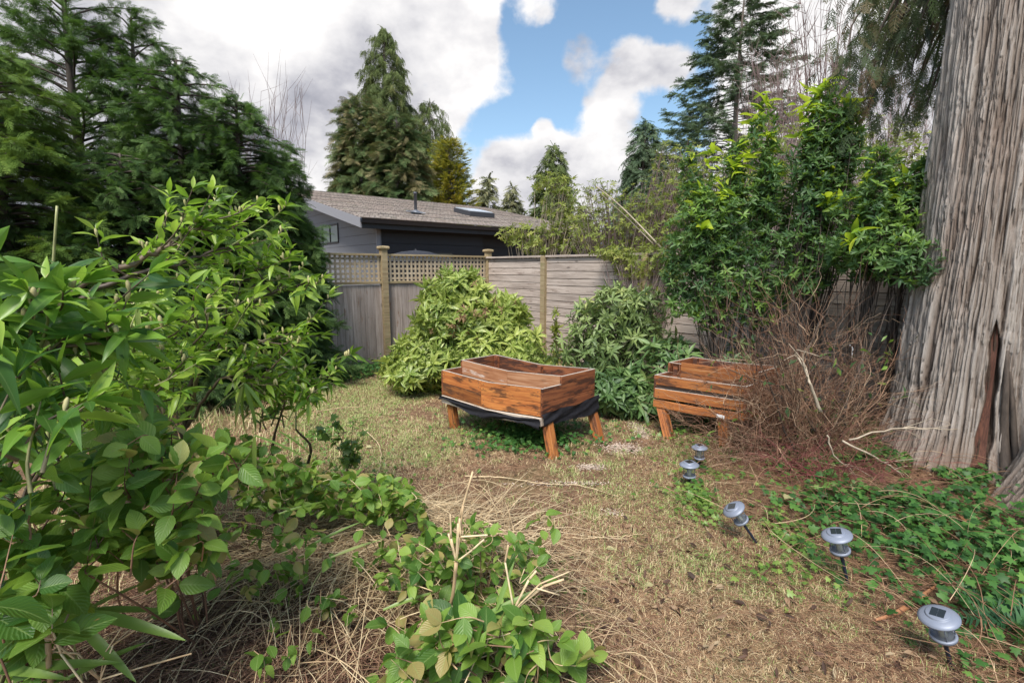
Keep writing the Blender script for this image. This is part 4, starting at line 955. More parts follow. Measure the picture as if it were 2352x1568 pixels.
mound('thicket_shrub', basexy(1420, 9.0), [bl(1400, 520, 8.8, 95, 75), bl(1380, 440, 9, 45, 25), bl(1490, 500, 8.6, 90, 80), bl(1560, 420, 9, 70, 90)], 1000,
      'olive green and brown tangled thicket standing behind the board fence', 'shrub', R_L, .07, M_['yellowgreen'], M_['bare'], stems=420, stem_r=.012, inner=.6)
mound('thicket_shrub', basexy(1650, 8.2), [bl(1640, 480, 8.2, 110, 110), bl(1760, 400, 8.5, 110, 130), bl(2040, 400, 7.5, 130, 110, None, 3.0)], 900,
      'sparse brown and olive thicket behind the leafy evergreens', 'shrub', R_L, .09, M_['yellowgreen'], M_['bare'], stems=420, stem_r=.011, inner=.6)
mound('climber', basexy(1470, 7.15), [bl(1470, 600, 7.35, 60, 40), bl(1510, 690, 7.2, 45, 90), bl(1410, 580, 7.5, 50, 14), bl(1550, 590, 7.0, 60, 60)], 900,
      'straggly yellow green climber hanging over the board fence', 'climber', R_L, .065, M_['yellowgreen'], M_['bare'], stems=220, stem_r=.008, inner=.6)
# long pale cane leaning over the fence
lc_ = MB(); tube(lc_, smoothline([at(1370, 428, 7.8), at(1430, 478, 7.6), at(1520, 570, 7.2)], 14), np.linspace(.008, .012, 14), 6, .8)
tube(lc_, smoothline([at(1380, 445, 7.8), at(1440, 500, 7.6), at(1500, 560, 7.3)], 14), np.linspace(.005, .008, 14), 6, .6)
tag(lc_.build('leaning_cane', M_['palestick']), 'long pale bare cane leaning across the climber above the fence', 'branch')
# ------------------------------------------------------------------ shrubs in the yard
R_A = [rosette(leaf_tpl(.31, 3, .35, .3), 8, (30, 115), (.7, 1.15), s) for s in range(20, 25)]
mound('variegated_shrub', (-.55, 6.7, 0), [(-.62, 6.6, .42, .98, .7, .42), (-.52, 6.75, .82, .74, .55, .40), (-.78, 6.8, 1.22, .45, .4, .36), (-.22, 6.75, .98, .40, .4, .26), (-1.20, 6.35, .28, .50, .45, .24), (.05, 6.5, .45, .40, .45, .38), (-.95, 6.6, .95, .35, .3, .3)], 2150,
      'large yellow variegated evergreen shrub in the corner of the fences behind the wrapped planter', 'shrub', R_A, .135, M_['aucuba'], M_['bark'], stems=160, inner=.35, updir=.25, jit=.55, sv=.45)
R_R = [rosette(leaf_tpl(.28, 3, .3, .3), 8, (35, 110), (.6, 1.15), s) for s in range(30, 35)]
mound('rhododendron', (1.25, 6.2, 0), [(1.25, 6.3, .85, .52, .5, .35), (1.35, 6.3, 1.15, .4, .35, .32), (.95, 6.1, .62, .45, .4, .3), (1.65, 6.2, .9, .4, .4, .5), (1.3, 6.2, .4, .6, .45, .3)], 560,
      'open rhododendron with long glossy leaves right of the variegated shrub', 'shrub', R_R, .118, M_['rhodo'], M_['bark'], stems=200, inner=.55, jit=.6, sv=.45, updir=.3)
mound('rhododendron', (1.25, 5.25, 0), [(1.22, 5.3, .28, .36, .3, .2), (1.45, 5.2, .18, .22, .2, .15)], 190,
      'low dark rhododendron between the two planters', 'shrub', R_R, .15, M_['rhodo_dark'], M_['bark'], stems=30, inner=.3, updir=.3)
mound('rhododendron', (2.0, 5.5, 0), [(1.9, 5.6, .45, .5, .4, .4), (2.5, 5.4, .5, .4, .3, .4)], 150,
      'dark leafy shrub behind the slatted planter', 'shrub', R_R, .13, M_['rhodo_dark'], M_['bark'], stems=40, inner=.4, updir=.3)
sp_ = empty('young_sapling', gnd(1268, 880), 'slender reddish young sapling against the board fence post', 'sapling'); b0 = gnd(1268, 880)
mb1, mb2 = MB(), MB(); b0 = np.array([.62, 6.9, 0]); sp_.location = Vector(b0)
C = smoothline([b0, b0+[.02, 0, .5], b0+[0, 0, 1.02]], 10); tube(mb1, C, np.linspace(.008, .003, 10), 5)
O = C[rng.integers(2, 10, 34)]; sprays_on(mb2, O, np.stack([rng.normal(size=34), rng.normal(size=34), rng.normal(size=34)*.3-.1], -1), R_R[:2], rng.uniform(.08, .13, 34))
mb1.build('stem', M_['bark'], sp_); mb2.build('foliage', M_['yellowgreen'], sp_)

# ------------------------------------------------------------------ tall evergreens on the right
R_E = [rosette(leaf_tpl(.30, 3, .3, .35), 6, (20, 90), (.65, 1.1), s) for s in range(40, 45)]
def evergreen(name, base, blobs, n, tops, label, stems, size=.066, spires=()):
    blobs = [b[:6] for b in blobs]; blobs = [b+((b[3]*b[5]+b[4]*b[5]+b[3]*b[4])*.8,) for b in blobs]
    for (x0, x1, y0, y1, Y, k) in spires:      # narrow upright leafy shoots
        for q in range(k):
            px = rng.uniform(x0, x1); py = rng.uniform(y0, y1); h = rng.uniform(60, 120); b = B_(px, py+h*.7, Y+rng.normal()*.15, rng.uniform(16, 27), h); blobs.append(b+(b[3]*b[5]*2.6,)); tops = list(tops)+[(px, py-8, Y, 2)]
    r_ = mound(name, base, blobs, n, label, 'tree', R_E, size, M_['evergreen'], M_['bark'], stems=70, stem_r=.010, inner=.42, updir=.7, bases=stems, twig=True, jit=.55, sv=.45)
    mb = MB()
    for s in stems:
        s = np.asarray(s, float); b = min(blobs, key=lambda q: (q[0]-s[0])**2+(q[1]-s[1])**2+.05*(q[2]-1.8)**2)
        T = np.array(b[:3])+[0, 0, b[5]*.5]; C = smoothline([s, s*.6+T*.4+rng.normal(size=3)*.05, T], 14); C[1:-1] += rng.normal(size=(12, 3))*.008; tube(mb, C, np.linspace(.034, .012, 14), 8, .5, cap=False)
    mb.build('trunk', M_['bark'], r_)
    # new lime growth at the tips
    mb = MB(); O = []; D = []
    for (px, py, Y, k) in tops:
        c = at(px, py, Y)
        for q in range(k*2): O.append(c+rng.normal(size=3)*np.array([.03, .03, .05])); D.append(np.array([rng.normal()*.9, rng.normal()*.9, rng.uniform(-.2, 1.1)]))
    sprays_on(mb, np.array(O), np.array(D), [leaf_tpl(.34, 4, .3, .4), leaf_tpl(.30, 4, .5, .5)], rng.uniform(.08, .19, len(O)))
    mb.build('new_growth', M_['lime'], r_)
    return r_
def B_(px, py, Y, rpx, rpy, w=None): return bl(px, py, Y, rpx, rpy, None, w)
evergreen('evergreen_tree', (2.5, 5.35, 0), [B_(1690, 620, 5.3, 115, 95), B_(1610, 650, 5.4, 80, 75), B_(1770, 530, 5.3, 60, 70), B_(1700, 470, 5.3, 40, 60, .12), B_(1750, 330, 5.3, 26, 90, .07), B_(1740, 690, 5.3, 65, 62), B_(1590, 540, 5.3, 60, 70, .15), B_(1550, 600, 5.4, 30, 60), B_(1640, 720, 5.3, 50, 40), B_(1570, 690, 5.4, 40, 30)], 3300,
          [(1752, 235, 5.3, 6), (1738, 275, 5.3, 6), (1765, 310, 5.3, 5), (1640, 350, 5.3, 4), (1625, 372, 5.3, 3), (1720, 350, 5.3, 8), (1690, 395, 5.3, 8), (1660, 455, 5.2, 9), (1610, 520, 5.2, 8), (1600, 470, 5.3, 5)],
          'dark leafy evergreen nearest the slatted planter, lime shoots at its tips', [(2.3, 5.3, 0), (2.75, 5.4, 0), (2.55, 5.5, 0)], spires=[(1560, 1820, 350, 500, 5.3, 13)])
evergreen('evergreen_tree', (3.0, 5.1, 0), [B_(1885, 560, 5.0, 80, 80), B_(1880, 440, 5.0, 55, 95, .2), B_(1890, 320, 5.0, 28, 110, .1), B_(1850, 640, 5.0, 60, 45, .1), B_(1850, 380, 5.0, 28, 70, .06), B_(1925, 300, 4.9, 22, 60, .05)], 1600,
          [(1893, 205, 5.0, 8), (1870, 240, 5.0, 7), (1850, 262, 5.0, 7), (1940, 248, 5.0, 8), (1955, 262, 5.0, 5), (1850, 320, 5.0, 6), (1925, 470, 4.8, 7), (1900, 470, 4.8, 6)],
          'tall slim evergreen in the middle of the right group with broad lime leaves on top', [(2.9, 5.0, 0), (3.25, 5.2, 0), (3.1, 5.1, 0)], spires=[(1840, 1950, 240, 420, 5.0, 6)])
evergreen('evergreen_tree', (3.45, 4.5, 0), [B_(2040, 570, 4.4, 120, 70), B_(2110, 600, 4.2, 105, 62), B_(2030, 480, 4.5, 95, 60), B_(2090, 430, 4.4, 45, 40, .15), B_(1965, 590, 4.5, 50, 55, .2), B_(2000, 390, 4.6, 22, 50, .05)], 2300,
          [(2030, 425, 4.4, 8), (2010, 450, 4.4, 7), (2080, 420, 4.4, 5), (1985, 480, 4.4, 5), (1960, 545, 4.3, 5)],
          'wide evergreen whose leaves reach in front of the huge cedar trunk', [(3.35, 4.6, 0), (3.6, 4.5, 0)], size=.062, spires=[(1960, 2180, 370, 480, 4.4, 9)])

# ------------------------------------------------------------------ bare brown shrub
def twiggy(name, base, n, label, targets, mat, r=.006, seg=9, sub_=4, arch=.25, jit=.025, bsp=.16):
    root = empty(name, base, label, 'shrub'); mb = MB(); base = np.asarray(base, float)
    P = []; Rr = []; Vr = []
    for i in range(n):
        T = targets(); B = base+np.array([rng.normal()*bsp, rng.normal()*.13, 0]); B[0] += .25*(T[0]-base[0])
        ln = np.linalg.norm(T-B); mid = (B+T)/2+np.array([0, 0, arch*ln*rng.uniform(.3, 1.2)])+rng.normal(size=3)*.06*ln
        C = smoothline([B, mid, T], seg); C[1:] += np.cumsum(rng.normal(size=(seg-1, 3))*jit*ln*.5, 0); rr = r*rng.uniform(.35, 1)
        P.append(C); Rr.append(np.linspace(rr, rr*.3, seg)); v = rng.random(); Vr.append(v)
        for q in range(sub_):
            k = rng.integers(2, seg-1); d = nrm(C[min(k+1, seg-1)]-C[k])+rng.normal(size=3)*.55; l2 = ln*rng.uniform(.15, .45); t = np.linspace(0, 1, seg)[:, None]
            D = C[k]+nrm(d)*l2*t+np.array([0, 0, -.1*l2])*t*t; D[1:] += np.cumsum(rng.normal(size=(seg-1, 3))*.03*l2, 0); P.append(D); Rr.append(np.linspace(rr*.5, rr*.2, seg)); Vr.append(min(1, v+rng.random()*.3))
    tubes3(mb, np.array(P), np.array(Rr), np.array(Vr)); mb.build('twigs', M_[mat], root); return root, mb
def tg1():
    while True:
        px = rng.normal(1800, 200); py = 1110-330*rng.random()**1.3 if rng.random() < .88 else rng.uniform(640, 800)
        if 1500 < px < 2230 and not (px < 1640 and py < 860) and abs(px-1850)*.9 < 130+(py-600)*.9: return at(px, py, rng.uniform(3.55, 4.7))
bs = gnd(1850, 1040)
bs2 = np.array([2.55, 4.15, 0.])
rt, _ = twiggy('bare_shrub', bs2, 600, 'big tangled leafless brown shrub leaning over the slatted planter', tg1, 'redtwig', r=.0048, sub_=7, arch=.06, jit=.06, bsp=.26)
ms_ = MB()
for i in range(22):
    T = at(rng.uniform(1640, 2080), rng.uniform(610, 900), rng.uniform(3.9, 4.7)); B = bs2+np.array([rng.normal()*.3, rng.normal()*.12, 0]); C = smoothline([B, (B+T)/2+rng.normal(size=3)*.1, T], 16); C[1:-1] += rng.normal(size=(14, 3))*.012
    tube(ms_, C, np.linspace(rng.uniform(.008, .015), .003, 16), 6, rng.uniform(0, .6), cap=False)
ms_.build('main_stems', M_['bark'], rt)
gl_ = MB(); O = np.array([at(rng.uniform(1620, 2120), rng.uniform(760, 1080), rng.uniform(3.7, 4.4)) for q in range(170)]); sprays_on(gl_, O, rng.normal(size=O.shape), [LOWD, LOWO], rng.uniform(.04, .09, len(O))); gl_.build('leaves', M_['evergreen'], rt)
def tg2():
    return np.array([rng.normal(2.45, .42), rng.uniform(2.95, 4.0), rng.uniform(.02, .34)])

hp_, _ = twiggy('cut_branch_heap', np.array([2.4, 3.6, .08]), 130, 'low heap of cut red twigs at the foot of the bare shrub', tg2, 'redstem', r=.0034, sub_=4, arch=.1, jit=.05); hp_['category'] = 'twig heap'
wh = MB(); tube(wh, smoothline([at(1952, 792, 4.5), at(1958, 803, 4.5), at(1954, 825, 4.5)], 10), .008, 8); tag(wh.build('white_pipe', plain('white_plastic_pipe', (.8, .8, .82), .4)), 'short curved white plastic pipe caught in the bare twigs', 'pipe')
# pale broken sticks
for pts, r_, lab in (([(1885, 945), (1860, 880), (1852, 850)], .014, 'short pale broken stub sticking up out of the bare shrub'),
                     ([(1950, 1010), (2060, 985), (2200, 985)], .007, 'long pale stick lying across the foot of the cedar trunk'),
                     ([(1935, 1012), (2030, 1060), (2080, 1100)], .009, 'pale forked stick drooping to the right below the long one'),
                     ([(1900, 1000), (1918, 1050), (1960, 1075)], .007, 'small pale snapped stick at the centre of the twig tangle')):
    mb = MB(); C = smoothline([at(x, y, 3.55) for x, y in pts], 12); C[1:-1] += rng.normal(size=(10, 3))*.006; tube(mb, C, np.linspace(r_, r_*.4, 12), 6, .8)
    for q in range(4):
        k = rng.integers(5, 11); D = smoothline([C[k], C[k]+nrm(C[-1]-C[0])*.12+rng.normal(size=3)*.05, C[k]+nrm(C[-1]-C[0])*.22+rng.normal(size=3)*.09], 6); tube(mb, D, np.linspace(r_*.4, r_*.15, 6), 4, .8, cap=False)
    tag(mb.build('broken_stick', M_['palestick']), lab, 'stick')

# ------------------------------------------------------------------ huge cedar trunk
m, t, b, out = newmat('cedar_bark')
v = attr(t, 'var', 'Fac'); lc = attr(t, 'lc', 'Vector')
n1 = noise(t, mapping(t, lc, (24, 24, 3.2)), 1.0, 6, .7, 1.2); n2 = noise(t, mapping(t, lc, (90, 90, 16)), 1.0, 4, .7, .6); n3 = noise(t, mapping(t, lc, (1.4, 1.4, .8)), 1.0, 4, .6)
f = mth(t, 'ADD', mth(t, 'MULTIPLY', v, .75), mth(t, 'ADD', mth(t, 'MULTIPLY', n1, .30), mth(t, 'MULTIPLY', n2, .18)))
c = ramp(t, f, [(.32, (.060, .040, .030)), (.46, (.165, .125, .100)), (.66, (.265, .222, .190)), (.92, (.40, .36, .325))])
c = mixc(t, ramp(t, n3, [(.54, 0.0), (.68, .30)]), c, mixc(t, f, (.08, .04, .025), (.30, .20, .15)))
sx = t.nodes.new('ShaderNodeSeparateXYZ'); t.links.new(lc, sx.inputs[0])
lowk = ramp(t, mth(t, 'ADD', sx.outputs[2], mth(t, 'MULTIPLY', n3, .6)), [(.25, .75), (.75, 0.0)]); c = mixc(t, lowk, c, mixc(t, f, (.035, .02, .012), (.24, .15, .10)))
t.links.new(c, b.inputs['Base Color']); b.inputs['Roughness'].default_value = .92; b.inputs['Specular IOR Level'].default_value = .2
bp = N(t, 'ShaderNodeBump'); bp.inputs['Strength'].default_value = .9; bp.inputs['Distance'].default_value = .012; t.links.new(mth(t, 'ADD', n1, mth(t, 'MULTIPLY', n2, .6)), bp.inputs['Height']); L(t, bp, 0, b, 'Normal')
BARK = m
def cedar_trunk(root, cx, cy, rfun, H, nth=560, nz=760, seed=0, leanx=0.0, flare=(), a0=0, a1=2*math.pi, wound=None):
    TH, Zz = np.meshgrid(np.linspace(a0, a1, nth), np.linspace(-.15, H, nz), indexing='ij')
    r0 = rfun(Zz)
    lob = np.zeros_like(r0)
    for (ang, amp, wid, dec) in flare:
        d = np.arctan2(np.sin(TH-ang), np.cos(TH-ang)); lob += amp*np.exp(-(d/wid)**2)*np.exp(-np.clip(Zz, 0, 9)/dec)
    wob = .22*(vnoise(np.stack([Zz*.9+seed, Zz*0+2, TH*0+1], -1))-.5)+.07*(vnoise(np.stack([Zz*3+seed, TH*2, TH*0+1], -1))-.5)
    tt = TH+wob*.35; cs, sn = np.cos(tt), np.sin(tt)
    def ridges(f, fz, o):
        n = vnoise(np.stack([cs*f+20+seed, sn*f+20, Zz*fz+o], -1)); return 1-np.abs(2*n-1)
    g1 = ridges(11, 1.0, 1); g2 = ridges(24, 2.4, 7); g3 = ridges(48, 6.0, 13)
    big = fbm(np.stack([cs*2+seed, sn*2+5, Zz*.5], -1), 3)
    strip = vnoise(np.stack([cs*26+seed+9, sn*26+9, Zz*1.7], -1))
    rel = 1.0-(.50*g1**4.0+.32*g2**3.5+.18*g3**2.5)
    edge = np.clip((strip-.5)*3, 0, 1)
    sid = TH*(15+0*TH)+2.2*vnoise(np.stack([Zz*1.1+seed, TH*3, TH*0+5], -1)); k0 = np.floor(sid*1.0); hs_ = lambda a, b_: np.modf(np.abs(np.sin(a*12.9898+b_*78.233)*43758.5453))[0]
    sid2 = TH*38+1.6*vnoise(np.stack([Zz*2.3+seed, TH*5, TH*0+8], -1)); k1 = np.floor(sid2); sg = np.floor((Zz+hs_(k1, 1)*3)/(.16+.5*hs_(k1, 2))+.35*vnoise(np.stack([TH*60, Zz*9, TH*0], -1)))
    plate = hs_(k1, sg); seam = np.clip((np.abs(np.modf(np.abs(sid2))[0]-.5)-.40)*10, 0, 1)
    rr = (r0+lob)*(1+.10*(big-.5))+.042*(rel-.5)*1.3+.008*edge+.012*plate-.014*seam
    var = np.clip(rel*.58+.08*edge+.15*strip+.30*plate-.30*seam, 0, 1)
    if wound is not None:
        k = wound(TH, Zz); rr -= .045*k; var = var*(1-k)
    X_ = cx+leanx*Zz+rr*np.cos(TH); Y_ = cy+rr*np.sin(TH)
    V = np.stack([X_, Y_, Zz+float(gh(cx, cy))], -1).reshape(-1, 3); I = (np.arange(nth-1)[:, None]*nz+np.arange(nz-1)[None]).reshape(-1)
    mb = MB(); mb.add(V, np.stack([I, I+nz, I+nz+1, I+1], -1), var.reshape(-1), V-np.array([cx, cy, 0])); 
    return mb, X_, Y_
TX, TY = 3.98, 3.95
gc = empty('giant_cedar', (TX, TY, 0), 'huge old cedar with peeling grey bark and a torn red hollow near its foot', 'tree')
rf_ = lambda z: .56+.09*np.exp(-np.clip(z+.1, 0, 9)/.55)-.020*np.clip(z, 0, 9)
def wound(TH, Z_):
    # torn bark: a long hollow with ragged sides on the face toward the yard
    cen = R(226)+.03*np.sin(Z_*3); w = np.clip(.06*np.minimum(1, (1.18-Z_)*5), 0, .06)*(.75+.5*vnoise(np.stack([Z_*7, Z_*0, Z_*0+4], -1)))*(1+.8*np.clip(.6-Z_, 0, 1))
    d = np.abs(np.arctan2(np.sin(TH-cen), np.cos(TH-cen))); return np.clip((w-d)/.012, 0, 1)*(Z_ < 1.18)
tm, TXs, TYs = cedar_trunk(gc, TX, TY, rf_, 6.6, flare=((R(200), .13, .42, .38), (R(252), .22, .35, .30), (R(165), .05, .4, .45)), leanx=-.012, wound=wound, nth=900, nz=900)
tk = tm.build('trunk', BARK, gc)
ww = MB()   # the torn red inner wood inside the hollow, and a peeled strip running down to the root
def surf(az, z, off=0.0):
    r_ = float(rf_(z))+sum(a*math.exp(-(math.atan2(math.sin(az-g), math.cos(az-g))/w)**2)*math.exp(-max(z, 0)/d) for g, a, w, d in ((R(200), .13, .42, .38), (R(252), .22, .35, .30), (R(165), .05, .4, .45)))+off
    return np.array([TX-.012*z+r_*math.cos(az), TY+r_*math.sin(az), z+float(gh(TX, TY))])
zz = np.linspace(-.05, 1.15, 44); A = []; Bp = []
for z in zz:
    w = (.034+.022*(1.15-z))*min(1, (1.17-z)*6)
    A.append(surf(R(226)-w, z, -.016+.004*math.sin(z*23))); Bp.append(surf(R(226)+w, z, -.008+.006*math.sin(z*17+1)))
V = np.array(A+Bp); n = len(zz); ww.add(V, [np.array([[i, i+1, n+i+1, n+i] for i in range(n-1)])], .6, np.stack([V[:, 2], V[:, 0], V[:, 1]], -1))
ww.build('torn_wood', woodmat('torn_wood', (.020, .009, .006), (.07, .026, .016), (.14, .055, .032), .8, 3, 0), gc)
st = MB()
for az0, az1, z0, z1, r_ in ((R(233), R(238), .95, .02, .030), (R(236), R(244), .80, .0, .022)):
    C = np.array([surf(az0+(az1-az0)*u, z0+(z1-z0)*u, .02+.02*math.sin(u*6)) for u in np.linspace(0, 1, 20)]); tube(st, C, np.linspace(r_*.4, r_*1.3, 20), 7, .35)
st.build('peeled_strip', M_['bark'], gc)
rt_ = MB()
for pts, r_ in (([(2190, 1055), (2230, 1100), (2180, 1130), (2125, 1135)], .035), ([(2290, 1030), (2265, 1100), (2225, 1140)], .04)):
    C = smoothline([gnd(x, y, .06) for x, y in pts], 16); tube(rt_, C, np.linspace(r_*1.5, r_*.5, 16), 8, .4)
rt_.build('root', M_['bark'], gc)
# hanging foliage of its lowest boughs
hb = MB(); hl = MB(); O = []; D = []; S = []
for i in range(34):
    az = R(rng.uniform(100, 235)); z = rng.uniform(3.4, 5.6); B = np.array([TX+.4*math.cos(az), TY+.5*math.sin(az), z]); px = rng.uniform(1950, 2150); py = rng.uniform(-80, 330)*(.3+.7*rng.random())
    T = at(px, py, rng.uniform(4.6, 6.0)); C = smoothline([B, (B+T)/2+[0, 0, .25], T, T+[-.06, 0, -.25]], 14); tube(hb, C, np.linspace(.02, .004, 14), 5, rng.random(), cap=False)
    for q in range(26):
        k = rng.integers(6, 14); O.append(C[k]+rng.normal(size=3)*np.array([.12, .12, .14])); D.append(nrm(T-B)*.35*rng.random()+np.array([rng.normal()*.3, rng.normal()*.3, -1.0])); S.append(rng.uniform(.10, .24))
sprays_on(hl, np.array(O), np.array(D), SPR, np.array(S), up=(0, 1, .1), jitter=.12); hb.build('limb', M_['bark'], gc); hl.build('hanging_foliage', M_['hang_leaf'], gc, smooth=False)
hd = MB(); O = []; D = []; S = []
for i in range(420):
    px = rng.uniform(1960, 2150); py = rng.uniform(150, 380); O.append(at(px, py, rng.uniform(4.4, 5.6))); D.append(np.array([rng.normal()*.3, rng.normal()*.3, -1.0])); S.append(rng.uniform(.12, .28))
# second trunk
g2 = empty('giant_cedar', (3.88, 2.85, 0), 'second cedar trunk cut off by the lower right photo edge', 'tree')
rf2 = lambda z: .42+.20*np.exp(-np.clip(z+.1, 0, 9)/.5)
t2, _, _ = cedar_trunk(g2, 3.90, 2.85, rf2, 3.0, seed=31, nth=420, nz=420, leanx=.16, flare=((R(190), .10, .5, .5),)); t2.build('trunk', BARK, g2)
# withered brown sprigs and stray shoots in the variegated shrub's crown
vs = [o for o in col.objects if o.name.startswith('variegated_shrub')][0]
wb, wl = MB(), MB(); O = []; D = []
for i in range(20):
    c = at(rng.uniform(985, 1190), rng.uniform(640, 790), 6.15); O.append(c); D.append(rng.normal(size=3)+np.array([0, -.5, -.3]))
M_['withered'] = leafmat('withered', [(0, (.14, .07, .03)), (1, (.36, .24, .12))], .8, .15, (.3, .2, .1))
sprays_on(wl, np.array(O), np.array(D), R_A, rng.uniform(.05, .08, len(O))); wl.build('withered_leaves', M_['withered'], vs)
# ------------------------------------------------------------------ foreground laurels
LV = [LEAF, LEAF2, LEAF3, LEAF4]
def laurel(name, label, base, limbs, targets, n, tw_len, lsize, leafm, r=.022, step=.035, var0=.5, term=4, twigs_per=5, group=None, buds=True, up_=.3, r_t=.005, tpls=LV, stemm='laurel_stem', cat='shrub', limb_twigs=True, start=.2, maxang=(35, 65), bias=(0, 0, 0)):
    base = np.asarray(base, float); root = empty(name, base, label, cat, group); ms, ml, mbud = MB(), MB(), []
    ctr = base+np.array([0, 0, .4])
    for pts, rr in limbs:
        C = smoothline([p if len(p) == 3 and not isinstance(p, tuple) else at(*p) for p in pts], 26); C[1:-1] += rng.normal(size=(24, 3))*.006
        leafy_twig(ms, ml, C, tpls, lsize, step=step*1.3, start=.45, r=rr, buds=mbud, var0=var0, term=6)
        if limb_twigs:
            for q in range(12):
                k = rng.integers(8, 25); d = nrm(C[min(k+1, 25)]-C[k-1])+rng.normal(size=3)*.55+np.array([0, 0, .0]); ln = tw_len*rng.uniform(.6, 1.2)
                D = smoothline([C[k], C[k]+nrm(d)*ln*.5+rng.normal(size=3)*.02, C[k]+nrm(d)*ln+np.array([0, 0, .04])], 8); leafy_twig(ms, ml, D, tpls, lsize, step=step, start=start, r=r_t, buds=mbud, var0=var0, term=term, ang=maxang)
    for i in range(n):
        T = targets(); d = T-ctr; out_ = nrm(nrm(d)*(1-abs(bias[0])*.6)+np.array(bias)+np.array([0, 0, up_])+rng.normal(size=3)*.42)
        ln = tw_len*rng.uniform(.6, 1.3); S = T-out_*ln
        D = smoothline([S, S+out_*ln*.5+rng.normal(size=3)*.025, T], 8)
        leafy_twig(ms, ml, D, tpls, lsize, step=step, start=start, r=r_t, buds=mbud if rng.random() < .5 else None, var0=var0+rng.normal()*.12, term=term, ang=maxang)
        if i % 12 == 0:
            C = smoothline([base+rng.normal(size=3)*np.array([.05, .05, 0]), base*.5+S*.5+np.array([0, 0, .1])+rng.normal(size=3)*.05, S], 10); tube(ms, C, np.linspace(r*.6, r_t, 10), 6, rng.random()*.5, cap=False)
    ms.build('stems', M_[stemm], root); ml.build('foliage', leafm, root)
    for bb in mbud[:100] if buds else []: bb.build('flower_bud', M_['bud'], root)
    if buds and len(mbud) > 100:
        rest = MB()
        for bb in mbud[100:]: rest.add(bb.V[0], [f-0 for f in bb.F4+bb.F3], bb.A[0], bb.C[0])
        rest.build('flower_buds', M_['bud'], root)['kind'] = 'stuff'
    return root
def poly_target(poly, ya, yb):
    """random point whose outline seen from the path fills the given patch, at depth ya..yb"""
    P = np.array(poly, float); lo, hi = P.min(0), P.max(0)
    def inside(x, y):
        c = False; j = len(P)-1
        for i in range(len(P)):
            if (P[i][1] > y) != (P[j][1] > y) and x < (P[j][0]-P[i][0])*(y-P[i][1])/(P[j][1]-P[i][1])+P[i][0]: c = not c
            j = i
        return c
    def f():
        while True:
            x, y = rng.uniform(lo[0], hi[0]), rng.uniform(lo[1], hi[1])
            if inside(x, y):
                p = at(x, y, rng.uniform(ya, yb))
                if p[2] > gh(p[0], p[1])+.03: return p
    return f
bL = np.array([-1.75, 2.55, 0.])
laurel('cherry_laurel', 'spreading glossy green laurel with arching branches and pale flower buds, left of the lawn', bL,
       [([(60, 775, 2.1), (110, 700, 2.15), (325, 596, 2.3), (420, 545, 2.4), (480, 505, 2.45)], .020),
        ([(60, 790, 2.1), (230, 660, 2.2), (420, 600, 2.4), (550, 560, 2.5)], .016),
        ([(425, 1010, 2.6), (440, 880, 2.6), (500, 745, 2.6), (600, 684, 2.65), (700, 650, 2.7)], .018),
        ([(430, 960, 2.6), (470, 824, 2.5), (560, 790, 2.5), (640, 780, 2.55)], .012),
        ([(430, 980, 2.6), (500, 880, 2.5), (560, 862, 2.5), (640, 872, 2.55)], .010),
        ([(420, 1000, 2.6), (500, 700, 2.6), (570, 640, 2.7), (600, 610, 2.7)], .010)],
       poly_target([(0, 760), (180, 730), (300, 670), (450, 630), (540, 655), (590, 670), (600, 690), (510, 740), (490, 800), (450, 860), (440, 980), (420, 1080), (150, 1080), (0, 1000)], 1.9, 3.0), 210, .28, .110, M_['laurel'], var0=.55, step=.032, up_=.0, bias=(.75, -.1, .12))
laurel('cherry_laurel', 'nearest laurel with the largest dark glossy leaves, cut by the left photo edge', np.array([-1.75, 1.25, 0.]),
       [([(-260, 900, 1.2), (-80, 780, 1.2), (-20, 740, 1.25), (10, 700, 1.25)], .010), ([(-200, 1000, 1.2), (20, 860, 1.25), (120, 800, 1.3), (215, 770, 1.35)], .010)],
       poly_target([(-150, 690), (0, 690), (40, 740), (60, 790), (90, 800), (150, 850), (210, 900), (220, 1010), (110, 1030), (-150, 1050)], 1.1, 1.5), 42, .22, .145, M_['laurel_near'], var0=.5, step=.05, up_=-.1)
laurel('cherry_laurel', 'low laurel spray with drooping leaves and buds, reaching over the fence ivy', np.array([-1.55, 2.9, 0.]),
       [([(560, 960, 2.7), (610, 885, 2.6), (690, 872, 2.6), (765, 880, 2.6)], .007)],
       poly_target([(560, 860), (700, 870), (740, 890), (690, 930), (600, 930)], 2.4, 2.8), 14, .2, .10, M_['laurel'], var0=.35, step=.03)
# broad-leaved vines
OVS = [OV, OV2, OV3]
laurel('leafy_vine', 'broad oval-leaved vine mound with a few browned leaves, lower left', np.array([-1.35, 1.85, 0.]), [],
       poly_target([(150, 1040), (300, 960), (430, 960), (520, 1000), (560, 1060), (460, 1150), (520, 1260), (400, 1340), (330, 1330), (200, 1250), (120, 1180)], 1.28, 1.8), 150, .13, .095, M_['vine'], var0=.62, step=.05, term=2, buds=False, r_t=.003, tpls=OVS, cat='vine', r=.006, stemm='redtwig', up_=.1, maxang=(50, 90))
laurel('leafy_vine', 'dark leafy vine in the shade at the far lower left edge', np.array([-1.45, 1.35, 0.]), [],
       poly_target([(-60, 1040), (140, 1060), (170, 1180), (130, 1300), (150, 1450), (60, 1568), (-60, 1568)], 1.1, 1.6), 52, .16, .12, M_['vine'], var0=.2, step=.05, term=2, buds=False, r_t=.003, tpls=OVS, cat='vine', r=.006, stemm='redtwig', up_=.1, maxang=(50, 90))
